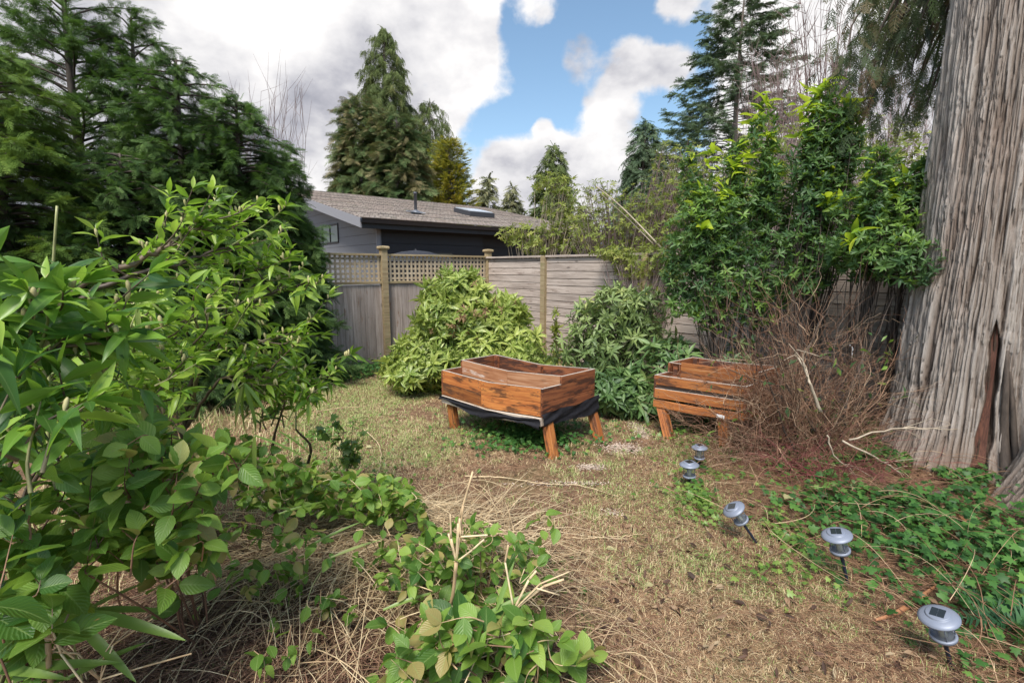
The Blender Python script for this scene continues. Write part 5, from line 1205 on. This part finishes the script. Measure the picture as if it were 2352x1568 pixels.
laurel('leafy_vine', 'smaller leaved vine sprawling where the straw meets the lawn', np.array([-1.1, 2.8, 0.]), [],
       poly_target([(480, 1060), (560, 1010), (660, 1050), (820, 1090), (900, 1090), (950, 1120), (1000, 1180), (930, 1200), (800, 1170), (640, 1180), (560, 1150)], 2.2, 2.8), 200, .12, .085, M_['vine'], var0=.68, step=.045, term=2, buds=False, r_t=.0025, tpls=OVS, cat='vine', r=.004, stemm='straw', up_=.5, maxang=(50, 90))
laurel('leafy_vine', 'fresh green vine trailing from the straw heap onto the lawn, centre bottom', np.array([-.15, 2.0, 0.]), [],
       poly_target([(860, 1260), (930, 1230), (1050, 1200), (1180, 1210), (1290, 1200), (1260, 1290), (1180, 1330), (1250, 1400), (1100, 1480), (900, 1400)], 1.75, 2.4), 130, .12, .075, M_['vine'], var0=.62, step=.045, term=2, buds=False, r_t=.0025, tpls=OVS, cat='vine', r=.004, stemm='straw', up_=.5, maxang=(50, 90))
laurel('leafy_vine', 'large leaved vine at the very bottom of the photo right of centre', np.array([.05, 1.55, 0.]), [],
       poly_target([(850, 1440), (980, 1400), (1090, 1440), (1200, 1410), (1290, 1430), (1370, 1490), (1330, 1568), (1200, 1620), (880, 1620)], 1.45, 1.75), 75, .13, .105, M_['vine'], var0=.62, step=.05, term=2, buds=False, r_t=.003, tpls=OVS, cat='vine', r=.004, stemm='straw', up_=.5, maxang=(50, 90))
laurel('leafy_vine', 'thin scattered vine threading through the heap of dead stems', np.array([-.8, 2.0, 0.1]), [],
       poly_target([(420, 1200), (620, 1160), (850, 1180), (860, 1300), (780, 1450), (560, 1540), (330, 1540), (380, 1360)], 1.7, 2.3), 34, .11, .072, M_['vine'], var0=.65, step=.06, term=2, buds=False, r_t=.002, tpls=OVS, cat='vine', r=.003, stemm='straw', up_=.4, maxang=(50, 90))
for i, (px, py, n_, lab) in enumerate([(640, 1340, 9, 'small sprig of round leaves in the middle of the brown stem heap'), (740, 1400, 5, 'three-leaved sprig at the right of the round leaved one'), (610, 1520, 5, 'leaf sprig on the heap at the bottom edge'), (50, 1545, 6, 'pale leaf cluster in the bottom left corner'),
                                       (860, 1285, 4, 'pair of leaves above the straw, left of the bamboo stubs'), (520, 1230, 5, 'two oval leaves hanging beside the big vine mound')]):
    g_ = at(px, py, gnd(px, py, .28)[1]); base = g_-np.array([0, 0, .2])
    laurel('leaf_sprig', lab, base, [], (lambda g_=g_: g_+rng.normal(size=3)*np.array([.06, .04, .03])), n_, .09, .07, M_['vine'], var0=.6, step=.05, term=2, buds=False, r_t=.002, tpls=OVS, cat='sprig', r=.003, stemm='straw', up_=.3, group='sprigs on the straw heap')

# bamboo leaves and dry canes
def bamboo(name, label, base, leaves, canes, mat='blade'):
    root = empty(name, base, label, 'bamboo'); ms = MB()
    tb = leaf_tpl(.085, 9, .22, .25, .6, .3)
    for (p0, p1, w) in leaves:
        A = at(*p0); B = at(*p1); d = B-A; ln = np.linalg.norm(d); M = frame(nrm(d+np.array([0, 0, .12*ln]))[None], (0.2, -.5, 1)); t2 = leaf_tpl(w/ln, 10, .16, .3, .6, .3); ml = MB(); inst(ml, t2, A[None], M, ln, np.array([rng.uniform(.2, .8)])); ml.build('leaf_blade', M_[mat], root)
    for C, r_, v in canes:
        Q = smoothline([at(*p) for p in C], 18); tube(ms, Q, np.linspace(r_, r_*.6, 18), 6, v)
        k = 6
    if ms.n: ms.build('cane', M_['cane'], root)
    return root
bamboo('bamboo_sprig', 'pair of long pale green bamboo blades at the lower left', at(200, 1500, 1.35), [((195, 1405, 1.35), (412, 1476, 1.32), .034), ((195, 1402, 1.35), (395, 1408, 1.45), .022), ((180, 1430, 1.4), (300, 1568, 1.3), .03), ((200, 1400, 1.4), (330, 1340, 1.5), .016), ((-80, 1010, 1.2), (150, 1085, 1.3), .035), ((-60, 1530, 1.3), (140, 1568, 1.25), .03)],
       [([(190, 1405, 1.36), (170, 1470, 1.38), (190, 1568, 1.4)], .004, .4)])
bamboo('bamboo_cane', 'upright pale green bamboo cane in front of the left laurel', at(108, 960, 1.75), [((130, 640, 1.75), (215, 600, 1.8), .016)], [([(110, 1080, 1.75), (112, 900, 1.75), (120, 650, 1.75), (131, 473, 1.75)], .0062, .8)])
bamboo('bamboo_cane', 'slanting bamboo cane with hanging blades in the middle of the laurel', at(224, 850, 1.9), [((315, 700, 1.9), (322, 790, 1.9), .018), ((320, 690, 1.9), (300, 780, 1.92), .022), ((320, 675, 1.9), (425, 765, 1.95), .010), ((320, 672, 1.9), (365, 690, 2), .008)], [([(225, 834, 1.9), (290, 730, 1.9), (358, 596, 1.95)], .005, .6), ([(262, 850, 1.9), (300, 750, 1.9), (345, 640, 1.95)], .0035, .7)])
bamboo('bamboo_sprig', 'fan of drooping bamboo blades below the laurel spray', at(560, 930, 2.3), [((560, 880, 2.3), (530, 990, 2.3), .02), ((560, 880, 2.3), (548, 1000, 2.35), .02), ((562, 880, 2.3), (590, 980, 2.3), .02), ((562, 880, 2.3), (620, 960, 2.3), .018), ((560, 880, 2.3), (470, 965, 2.3), .010), ((560, 880, 2.3), (600, 1010, 2.4), .014)], [([(560, 880, 2.3), (500, 930, 2.32), (440, 1000, 2.35)], .003, .9)])
bamboo('bamboo_sprig', 'narrow hanging bamboo blade beside the oval leaves', at(580, 1010, 2.1), [((585, 1000, 2.1), (583, 1110, 2.1), .02), ((585, 1000, 2.1), (700, 1050, 2.2), .014), ((580, 1010, 2.1), (500, 1060, 2.1), .012), ((640, 990, 2.2), (720, 1045, 2.3), .014)], [([(586, 1000, 2.1), (560, 1060, 2.15), (480, 1120, 2.2)], .003, .7)])
def broken(name, label, hub, ends, r=.0042, blades=()):
    H_ = at(*hub); root = empty(name, H_-np.array([0, 0, .25]), label, 'dry stalks'); mb = MB()
    for e in ends:
        P = [H_]+[at(*q) for q in e]; Q = np.concatenate([smoothline([P[i], P[i+1]], 5) for i in range(len(P)-1)])
        Q += rng.normal(size=Q.shape)*.0006; rr = r*rng.uniform(.6, 1.1)
        for i in range(len(P)-1): tube(mb, smoothline([P[i], P[i+1]], 5), [rr, rr*.95, rr*.9, rr*.9, rr*.85], 5, rng.uniform(.6, 1))
    tube(mb, smoothline([H_, H_+np.array([-.02, .0, -.16]), H_+np.array([-.08, .05, -.34])], 8), np.linspace(r*1.6, r*1.2, 8), 6, .5)
    for (p0, p1, w) in blades:
        A = at(*p0); B = at(*p1); d = B-A; ln = np.linalg.norm(d); M = frame(nrm(d)[None], (0.2, -.5, 1)); ml = MB(); inst(ml, leaf_tpl(w/ln, 10, .10, .4, .6, .3), A[None], M, ln, np.array([rng.uniform(.3, 1)])); ml.build('leaf_blade', M_['blade'], root)
    mb.build('stalks', M_['straw'], root)
broken('broken_stalks', 'cluster of snapped straw coloured stalks standing up in the centre foreground', (1048, 1290, 1.75),
       [[(1036, 1235, 1.75), (1034, 1180, 1.76)], [(1052, 1200, 1.75), (1086, 1082, 1.78)], [(1056, 1230, 1.75), (1064, 1160, 1.74)], [(1056, 1190, 1.74), (1058, 1232, 1.74), (1120, 1228, 1.72)], [(1085, 1262, 1.74), (1112, 1238, 1.73)], [(1040, 1260, 1.8), (1030, 1225, 1.8)]], r=.0052)
broken('broken_stalks', 'bundle of pale and green snapped bamboo ends pointing right, centre bottom', (1180, 1400, 1.6),
       [[(1240, 1340, 1.62), (1308, 1312, 1.65)], [(1250, 1345, 1.62), (1295, 1330, 1.64)], [(1232, 1350, 1.6), (1285, 1366, 1.62)], [(1160, 1290, 1.62), (1168, 1250, 1.64)], [(1215, 1330, 1.6), (1232, 1310, 1.6)], [(1130, 1440, 1.6), (1110, 1500, 1.58)]], r=.0055,
       blades=[((1105, 1420, 1.6), (1240, 1345, 1.62), .022), ((1140, 1400, 1.6), (1180, 1290, 1.66), .018), ((1060, 1395, 1.6), (1175, 1420, 1.6), .02), ((1050, 1400, 1.6), (1130, 1440, 1.6), .026), ((1052, 1400, 1.62), (990, 1500, 1.55), .010)])
broken('broken_stalks', 'bunch of dry pale stubs at the lower left edge', (110, 1420, 1.3), [[(75, 1380, 1.3), (30, 1340, 1.32)], [(95, 1340, 1.3), (92, 1290, 1.32)], [(130, 1360, 1.3), (134, 1335, 1.3)], [(60, 1340, 1.3), (35, 1220, 1.34)], [(140, 1500, 1.28), (190, 1568, 1.26)]], r=.0052)
# vine loops lying on the lawn
def lying(name, label, pts, r_, mat='straw', v=.7, zh=.02, cat='stem', wob=.008):
    P = [gnd(x, y, zh) for x, y in pts]; P = np.array([[p[0], p[1], float(gh(p[0], p[1]))+zh] for p in P]); C = smoothline(P, 34); C[1:-1] += rng.normal(size=(32, 3))*wob*.3
    mb = MB(); tube(mb, C, np.linspace(r_, r_*.4, 34), 6, v); tag(mb.build(name, M_[mat]), label, cat)
lying('dry_twig', 'long thin dry stem lying across the lawn by the wrapped planter', [(640, 965), (760, 940), (850, 930), (960, 905), (1010, 895)], .0045)
lying('dry_twig', 'curved thin stem looping round the sapling on the lawn', [(835, 985), (870, 1020), (872, 1070), (850, 1110)], .004, v=.85, zh=.05)
lying('dry_twig', 'straight pale stem lying across the middle of the lawn', [(1210, 1232), (1320, 1240), (1400, 1236), (1480, 1226)], .004, v=.8)
lying('dry_twig', 'pale stem on the lawn in front of the wrapped planter leg', [(1068, 1092), (1150, 1095), (1250, 1110), (1330, 1115), (1420, 1140)], .005, v=.9)
lying('dry_twig', 'thin twig on the ground beneath the wrapped planter', [(1150, 1000), (1220, 1020), (1262, 1040), (1300, 1030)], .004, v=.7)
# rust coloured bark strips near the nearest lamp
def strip(name, label, pts, w, mat, zh=.03):
    P = [gnd(x, y, zh) for x, y in pts]; C = smoothline(P, 20); s = nrm(np.cross(np.gradient(C, axis=0), up)); hw = w*np.sin(np.linspace(.25, 2.9, 20))[:, None]
    V = np.concatenate([C-s*hw, C+up*.012, C+s*hw, C-up*.008]); n = 20; F = []
    for a, b_ in ((0, 1), (1, 2), (2, 3), (3, 0)): F += [[a*n+i, b_*n+i, b_*n+i+1, a*n+i+1] for i in range(n-1)]
    mb = MB(); mb.add(V, [np.array(F)], .6, np.concatenate([C[:, [1, 0, 2]]]*4)); tag(mb.build(name, mat), label, 'bark strip')
BS = woodmat('bark_strip', (.10, .035, .015), (.27, .115, .05), (.40, .20, .10), .7, 1.5, 0)
strip('bark_strip', 'rust orange strip of cedar bark beside the nearest solar light', [(2010, 1425), (2060, 1405), (2110, 1372), (2150, 1345)], .016, BS)
strip('bark_strip', 'broad brown strip of bark below the cedar trunk at the right edge', [(2195, 1180), (2250, 1215), (2320, 1235), (2400, 1262)], .035, BS, .06)
bamboo('bamboo_sprig', 'long green strap blades arching over the bottom left corner', at(60, 1500, 1.3), [((20, 1500, 1.3), (210, 1380, 1.45), .026), ((30, 1540, 1.3), (260, 1530, 1.3), .03), ((10, 1460, 1.32), (120, 1300, 1.5), .02), ((150, 1560, 1.3), (330, 1480, 1.4), .022)], [([(20, 1500, 1.3), (10, 1540, 1.3), (0, 1568, 1.3)], .004, .4)])
bamboo('bamboo_sprig', 'thin green blades among the dry stems in the middle of the straw', at(760, 1300, 1.9), [((760, 1280, 1.9), (880, 1240, 2.0), .014), ((700, 1260, 2.0), (830, 1200, 2.1), .014), ((880, 1400, 1.75), (1010, 1360, 1.8), .016), ((640, 1180, 2.2), (760, 1150, 2.3), .014)], [([(760, 1280, 1.9), (720, 1340, 1.85), (700, 1400, 1.8)], .0025, .6)])
# fern at the lower right
fr = empty('fern', gnd(2330, 1450), 'dark sword fern fronds at the right photo edge', 'fern'); mf = MB(); fb_ = gnd(2330, 1450)
ft = spray_tpl(17, 2, .45, 3, bw=.040, L0=.28, curl=.15)
for a in np.linspace(0, 2*math.pi, 12, endpoint=False):
    sprays_on(mf, (fb_+[0, 0, .03])[None], np.array([[math.cos(a), math.sin(a), .55]]), [ft], np.array([rng.uniform(.22, .32)]), jitter=.1)
mf.build('fronds', M_['fern'], fr)
# sapling with lobed leaves where lawn and straw meet
sa = empty('young_sapling', gnd(790, 1080), 'small upright plant with lobed leaves at the left edge of the lawn', 'sapling'); m1, m2 = MB(), MB(); b0 = gnd(800, 1085); O = []; D = []
for q in range(7):
    T = at(rng.uniform(740, 830), rng.uniform(960, 1040), rng.uniform(3.1, 3.5)); C = smoothline([b0, (b0+T)/2+rng.normal(size=3)*.03, T], 9); tube(m1, C, np.linspace(.004, .0015, 9), 5, .3)
    for k in range(13): O.append(C[rng.integers(3, 9)]+rng.normal(size=3)*.015); D.append(rng.normal(size=3)*np.array([1, 1, .5]))
sprays_on(m2, np.array(O), np.array(D), [LOBE], rng.uniform(.045, .075, len(O)))
m1.build('stem', M_['bark'], sa); m2.build('foliage', M_['ivy_light'], sa)

# ------------------------------------------------------------------ ground cover: grass, straw, stems, ivy, litter
def xb(y): return np.interp(y, [1.5, 1.9, 2.4, 2.9, 3.4, 4.0, 4.6], [1.95, 1.85, 1.72, 1.55, 1.42, 1.75, 2.1])   # lawn's right edge
def lawn_left(y): return np.interp(y, [1.5, 2.2, 2.8, 3.3, 4.0, 5.0, 7.0], [.35, .15, -.55, -.95, -1.6, -2.2, -2.8])
def scatter_xy(n, x0, x1, y0, y1, pw=1.6):
    """more points nearer the path"""
    u = rng.random(n)**pw; y = y0+(y1-y0)*u; x = rng.uniform(x0, x1, n); return x, y
def blades(n, reg, hmin, hmax, w, lie, stops_var, seg=2, pw=1.6):
    x, y = scatter_xy(n, *reg, pw=pw); green = fbm(np.stack([x*1.5+7, y*1.5+3, x*0+1], -1), 3)
    return x, y, green
def addblades(mb, x, y, ln, w, lean, var, z0=0.0):
    n = len(x); a = rng.uniform(0, 2*math.pi, n); d = np.stack([np.cos(a), np.sin(a), x*0], -1); s = np.stack([-np.sin(a), np.cos(a), x*0], -1)
    B = np.stack([x, y, gh(x, y)-.002+z0], -1); h = ln*np.cos(lean); l = ln*np.sin(lean)
    M1 = B+d*(l*.35)[:, None]+up*(h*.6)[:, None]; T = B+d*l[:, None]+up*(h*(.75))[:, None]
    sw = s*w[:, None]/2
    V = np.stack([B-sw, B+sw, M1-sw*.8, M1+sw*.8, T], 1).reshape(-1, 3); i = np.arange(n)[:, None]*5
    mb.add(V, [i+np.array([0, 1, 3, 2]), i+np.array([2, 3, 4])], np.repeat(var, 5), np.zeros((n*5, 3)))
m, t, b, out = newmat('lawn_blades')
c = ramp(t, attr(t, 'var', 'Fac'), [(0, (.22, .115, .062)), (.25, (.52, .345, .19)), (.5, (.82, .66, .41)), (.60, (.72, .66, .36)), (.72, (.44, .50, .18)), (1, (.22, .38, .09))])
t.links.new(c, b.inputs['Base Color']); b.inputs['Roughness'].default_value = .7
tr = N(t, 'ShaderNodeBsdfTranslucent'); t.links.new(c, tr.inputs[0]); ms = N(t, 'ShaderNodeMixShader'); ms.inputs[0].default_value = .25; L(t, b, 0, ms, 1); L(t, tr, 0, ms, 2); L(t, ms, 0, out, 0)
LAWN = m
gm_ = MB(); n = 330000
x, y = scatter_xy(n, -3.2, 2.6, 1.45, 8.2, 1.5)
ok = (x < xb(y)+rng.normal(size=n)*.22) & (x > lawn_left(y)-.5+rng.normal(size=n)*.2); x, y = x[ok], y[ok]; n = len(x)
gf = fbm(np.stack([x*1.6+7, y*1.6+3, x*0+1], -1), 4); pf = fbm(np.stack([x*.9+17, y*.9+13, x*0+4], -1), 3)
isg = rng.random(n) < np.clip((gf-.45)*4.2-.25*np.clip(x-.6, 0, 1), .05, .75)
bare_ = rng.random(n) < np.clip((.47-pf)*6, 0, .85); x, y, isg, gf = x[~bare_], y[~bare_], isg[~bare_], gf[~bare_]; n = len(x)
ln = np.where(isg, rng.uniform(.012, .035, n), rng.uniform(.015, .055, n)); lean = np.where(isg, rng.uniform(.2, 1.3, n), rng.uniform(1.0, 1.5, n))
sc_ = 1+.25*(y-1.5)
addblades(gm_, x, y, ln*(1+.1*(y-1.5)), np.where(isg, .0022, .0020)*sc_, lean, np.where(isg, rng.uniform(.62, 1.0, n), np.clip(rng.normal(.32, .17, n)+(gf-.5)*.4, 0, .6)))
nt_ = 900; cx_, cy_ = scatter_xy(nt_, -1.8, 2.0, 1.5, 6, 1.5); tf = fbm(np.stack([cx_*1.6+7, cy_*1.6+3, cx_*0+1], -1), 4); kk = (cx_ < xb(cy_)+.1) & (cx_ > lawn_left(cy_)-.2) & (tf > .47); cx_, cy_ = np.repeat(cx_[kk], 34), np.repeat(cy_[kk], 34)
cx_ = cx_+rng.normal(size=len(cx_))*.03; cy_ = cy_+rng.normal(size=len(cy_))*.03
addblades(gm_, cx_, cy_, rng.uniform(.025, .075, len(cx_)), np.full(len(cx_), .0022)*(1+.2*(cy_-1.5)), rng.uniform(.2, 1.3, len(cx_)), rng.uniform(.45, 1.0, len(cx_)))
tag(gm_.build('grass', LAWN), 'short patchy lawn of dry tan and green blades in the middle of the yard', 'grass', kind='stuff')
# fallen stems and needles over the right side and the back
def stems_field(n, fx, ln, r, z, jitter_z, varf, seg=6, tilt=.15, curl=.9):
    x, y = fx(n); n = len(x); a = rng.uniform(0, 2*math.pi, n); L0 = rng.uniform(ln[0], ln[1], n); k = rng.normal(size=n)*curl
    s = np.linspace(0, 1, seg); ang = a[:, None]+k[:, None]*s[None]; dx = np.cumsum(np.cos(ang)*(L0/seg)[:, None], 1); dy = np.cumsum(np.sin(ang)*(L0/seg)[:, None], 1)
    X_, Y_ = x[:, None]+dx, y[:, None]+dy; z0 = z(x, y)*rng.random(n)**1.0; arch = rng.uniform(0, jitter_z, n)[:, None]*np.sin(s*math.pi)[None]*L0[:, None]
    Z_ = gh(X_, Y_)+.003+z0[:, None]+arch+(rng.normal(size=n)*tilt)[:, None]*(s-.5)[None]*L0[:, None]
    Z_ = np.maximum(Z_, gh(X_, Y_)+.002)
    P = np.stack([X_, Y_, Z_], -1); rr = r(n)[:, None]*np.linspace(1, .5, seg)[None]; return P, rr, varf(n)
sm2 = MB()
def fx1(n):
    x, y = scatter_xy(n, -2.2, 4.2, 1.45, 6.5, 1.6); ok = (x > xb(y)-1.0*rng.random(n)**1.3) & (x < 3.6); return x[ok], y[ok]
P, r_, v = stems_field(34000, fx1, (.05, .26), lambda n: rng.uniform(.0009, .0019, n), lambda x, y: .03+0*x, .12, lambda n: np.clip(rng.normal(.42, .2, n), 0, 1)); tubes3(sm2, P, r_, v)
def fx2(n):
    x, y = scatter_xy(n, -2.8, 2.2, 1.45, 7.5, 1.5); ok = (x < xb(y)) & (x > lawn_left(y)-.8); return x[ok], y[ok]
P, r_, v = stems_field(15000, fx2, (.03, .15), lambda n: rng.uniform(.0007, .0014, n), lambda x, y: .012+0*x, .08, lambda n: np.clip(rng.normal(.55, .22, n), 0, 1)); tubes3(sm2, P, r_, v)
def fx6(n):
    x, y = scatter_xy(n, 1.2, 3.8, 1.5, 4.2, 1.2); ok = x > xb(y)-.35; return x[ok], y[ok]
P, r_, v = stems_field(420, fx6, (.2, .7), lambda n: rng.uniform(.0011, .0026, n), lambda x, y: .12+0*x, .2, lambda n: np.clip(rng.normal(.6, .25, n), 0, 1), seg=9, curl=.8); tubes3(sm2, P, r_, v)
tag(sm2.build('fallen_stems', M_['litter']), 'thin brown stems and needles littering the lawn and the ground along its right edge', 'plant litter', kind='stuff')
# heap of dead stems, front left
hm2 = MB()
def fx3(n):
    x = rng.normal(-.50, .50, n); y = rng.normal(2.30, .42, n); ok = (y > 1.3) & (y < 3.2) & (x > -2.4) & (x < lawn_left(y)+.15); return x[ok], y[ok]
hz = lambda x, y: .13*np.exp(-((x+.75)/.8)**2-((y-2.1)/.55)**2)+.03
P, r_, v = stems_field(3900, fx3, (.15, .65), lambda n: rng.uniform(.0010, .0032, n), hz, .22, lambda n: np.clip(rng.normal(.62, .24, n), 0, 1), seg=9, curl=1.1); tubes3(hm2, P, r_, v)
def fx3b(n):
    x = rng.uniform(-1.35, .0, n); y = np.clip(rng.normal(2.45, .16, n), 2.0, 2.9)+.12*(x+.7); return x, y
P, r_, v = stems_field(900, fx3b, (.4, .95), lambda n: rng.uniform(.0014, .0030, n), lambda x, y: .15+0*x, .14, lambda n: np.clip(rng.normal(.82, .14, n), 0, 1), seg=12, curl=.7)
tubes3(hm2, P, r_, v)
tag(hm2.build('dead_stems', M_['straw']), 'tangled heap of dead tan and brown stems in the left foreground', 'dead stems', kind='stuff')
hm3 = MB()
def fx4(n):
    x = rng.normal(-.95, .55, n); y = rng.normal(1.9, .42, n); ok = (y > 1.2) & (x > -2.4) & (x < lawn_left(y)+.15); return x[ok], y[ok]
P, r_, v = stems_field(14000, fx4, (.12, .45), lambda n: rng.uniform(.0010, .0022, n), lambda x, y: .10+0*x, .1, lambda n: rng.random(n)**1.4, seg=8, curl=1.4); tubes3(hm3, P, r_, v)
tag(hm3.build('root_litter', M_['redtwig']), 'reddish brown fine twigs at the bottom of the dead stem heap', 'twig litter', kind='stuff')
# brown leaf litter
bm = MB(); n = 9000; x = np.concatenate([rng.normal(-.9, .6, n//2), rng.uniform(-2.5, 3.6, n//2)]); y = np.concatenate([rng.normal(2.0, .5, n//2), 1.4+6*rng.random(n//2)**1.5]); ok = y > 1.2; x, y = x[ok], y[ok]; n = len(x)
O = np.stack([x, y, gh(x, y)+.008+.03*rng.random(n)], -1); D = np.stack([rng.normal(size=n), rng.normal(size=n), rng.normal(size=n)*.2], -1)
sprays_on(bm, O, D, [leaf_tpl(.45, 3, .3, .5), leaf_tpl(.3, 3, -.3, .6)], rng.uniform(.02, .06, n)*np.where(np.hypot(x, y) < 3, 1, .7), jitter=.1)
LIT = leafmat('dead_leaf', [(0, (.04, .020, .012)), (.5, (.13, .065, .038)), (.85, (.30, .19, .11)), (1, (.42, .33, .20))], .7, .15, (.3, .2, .1))
tag(bm.build('leaf_litter', LIT), 'brown fallen leaves scattered under the plants and stems', 'fallen leaves', kind='stuff')
# pale sawdust patches
sd = MB(); O = []
for (px, py, rx, ry, n) in ((1432, 1030, .16, .12, 1500), (1358, 1074, .10, .05, 700), (1470, 990, .07, .22, 1100), (1300, 1112, .35, .03, 500), (1405, 1180, .05, .04, 150)):
    c = gnd(px, py); q = rng.normal(size=(n, 2))*.55; O.append(np.stack([c[0]+q[:, 0]*rx, c[1]+q[:, 1]*ry, q[:, 0]*0], -1))
O = np.concatenate(O); O[:, 2] = gh(O[:, 0], O[:, 1])+.004+.008*rng.random(len(O)); D = rng.normal(size=O.shape)*np.array([1, 1, .25])
sprays_on(sd, O, D, [leaf_tpl(.5, 2, .1, .4)], rng.uniform(.008, .022, len(O)))
tag(sd.build('wood_chips', plain('wood_chips', (.52, .42, .34), .9, nz=.2, scale=20)), 'pale patches of wood chips on the lawn right of the wrapped planter', 'wood chips', kind='stuff')
# ivy
def ivy(name, label, n, fxy, size, mat, zmax=.10, stemn=400):
    mb = MB(); x, y = fxy(n); n = len(x); dn = fbm(np.stack([x*2.6+3, y*2.6+8, x*0+6], -1), 3); ok = rng.random(n) < np.clip((dn-.30)*5, .03, 1); x, y = x[ok], y[ok]; n = len(x)
    z = gh(x, y)+.008+zmax*rng.random(n)*(.4+1.2*vnoise(np.stack([x*3, y*3, x*0+2], -1))); O = np.stack([x, y, z], -1)
    D = np.stack([rng.normal(size=n), rng.normal(size=n)-.35, rng.normal(size=n)*.3-.15], -1); nn = np.stack([rng.normal(size=n)*.35, rng.normal(size=n)*.35-.35, np.ones(n)], -1)
    D = nrm(D); nn = nrm(nn-(nn*D).sum(1, keepdims=True)*D); s = np.cross(D, nn); M = np.stack([s, D, nn], -1)
    inst(mb, LOBE, O, M, rng.uniform(size[0], size[1], n), np.clip(rng.random(n)*.75+.35*vnoise(np.stack([x*2, y*2, z*4], -1)), 0, 1))
    tag(mb.build(name, mat), label, 'ivy', kind='stuff')
def el(cx, cy, rx, ry):
    def f(n):
        a = rng.uniform(0, 2*math.pi, n); r = np.abs(rng.normal(size=n))*.62; return cx+rx*r*np.cos(a), cy+ry*r*np.sin(a)
    return f
def mixf(*fs):
    def f(n):
        tot = sum(w for w, _ in fs); xs = []; ys = []
        for w, g_ in fs:
            a, b_ = g_(int(n*w/tot)); xs.append(a); ys.append(b_)
        return np.concatenate(xs), np.concatenate(ys)
    return f
def bank(n):
    x, y = scatter_xy(n, 1.3, 4.4, 1.45, 5.6, 1.15); e = xb(y)+.12; k = np.clip((x-e)/.9, 0, 1); ok = rng.random(n) < .10*(x > e-.25)+k*.9; ok &= (x < 3.9); return x[ok], y[ok]
ivy('ivy', 'dark ivy covering the bank below the giant cedar', 24000, bank, (.028, .060), M_['ivy'], .12)
ivy('ivy', 'dark ivy patch growing beneath the wrapped planter', 2600, el(.22, 4.55, .62, .42), (.025, .048), M_['ivy'], .10)
def alongL(n):
    s = rng.uniform(.2, 6.0, n); o = .12+rng.random(n)**1.2*1.0; P = C0[None]+uL[None]*s[:, None]+nL[None]*o[:, None]; return P[:, 0], P[:, 1]
ivy('ivy', 'ivy strip along the foot of the lattice fence', 9000, alongL, (.03, .055), M_['ivy'], .14)
ivy('ivy', 'sparse ivy among the stems round the small solar lights', 2000, mixf((1, el(1.75, 3.75, .4, .35)), (1, el(1.35, 3.2, .25, .3)), (1, el(1.9, 4.7, .6, .5)), (1.2, el(1.6, 2.75, .35, .5))), (.025, .045), M_['ivy_light'], .06)
ivy('ivy', 'scattered weeds and ivy leaves at the left side of the lawn', 1500, mixf((1, el(-1.3, 3.4, .6, .8)), (1, el(-1.9, 4.6, .6, 1.0)), (.5, el(.0, 2.3, .3, .3))), (.02, .04), M_['ivy_light'], .05)
# grassy undergrowth below the laurels and by the fence
ug = MB(); n = 16000; x = rng.uniform(-3.6, -.6, n); y = 1.6+5*rng.random(n)**1.2; ok = x < lawn_left(y)+rng.normal(size=n)*.2; x, y = x[ok], y[ok]; n = len(x)
addblades(ug, x, y, rng.uniform(.04, .22, n), rng.uniform(.003, .006, n), rng.uniform(.3, 1.4, n), rng.random(n))
tag(ug.build('long_grass', LAWN), 'longer mixed grass under the left shrubs', 'grass', kind='stuff')

broken('broken_stalks', 'long thin dry stalks criss-crossing the bottom left corner', (230, 1560, 1.35), [[(120, 1470, 1.3), (20, 1400, 1.3)], [(260, 1480, 1.35), (350, 1420, 1.36)], [(180, 1500, 1.32), (60, 1490, 1.3)], [(240, 1500, 1.35), (280, 1440, 1.36)], [(330, 1530, 1.34), (440, 1500, 1.36)]], r=.0036)
broken('broken_stalks', 'dry stalks leaning left in front of the dark vine at the left edge', (40, 1330, 1.35), [[(60, 1260, 1.35), (160, 1240, 1.38)], [(10, 1240, 1.33), (-20, 1180, 1.33)], [(70, 1270, 1.36), (150, 1210, 1.4)], [(20, 1250, 1.35), (60, 1180, 1.36)]], r=.003)

FLM = leafmat('pale_leaf', [(0, (.30, .26, .12)), (1, (.50, .46, .24))], .6, .2, (.4, .4, .15), rib=.5)
for (px, py, sz, v, zh, lab) in ((840, 1030, .07, .9, .02, 'pale narrow leaf lying on the bare soil inside the curved stem'), (1500, 1352, .05, .3, .015, 'yellow green leaf lying alone on the tan lawn'), (1392, 1270, .05, .8, .015, 'small pale leaf on the lawn right of the vine'),
                             (1800, 1168, .10, .4, .07, 'large tan leaf on the ivy between the leaning light and the trunk'), (1898, 1172, .10, .6, .07, 'large dry oval leaf on the ivy just above the second nearest light')):
    p = gnd(px, py); p[2] = float(gh(p[0], p[1]))+zh; mb = MB(); a = rng.uniform(0, 6.28); d = np.array([[math.cos(a), math.sin(a), .1]])
    inst(mb, leaf_tpl(.6, 6, .25, .35, .8, .42, wav=.02), p[None], frame(d, (0, -.3, 1)), sz, np.array([v])); tag(mb.build('fallen_leaf', FLM), lab, 'leaf', 'single fallen leaves')
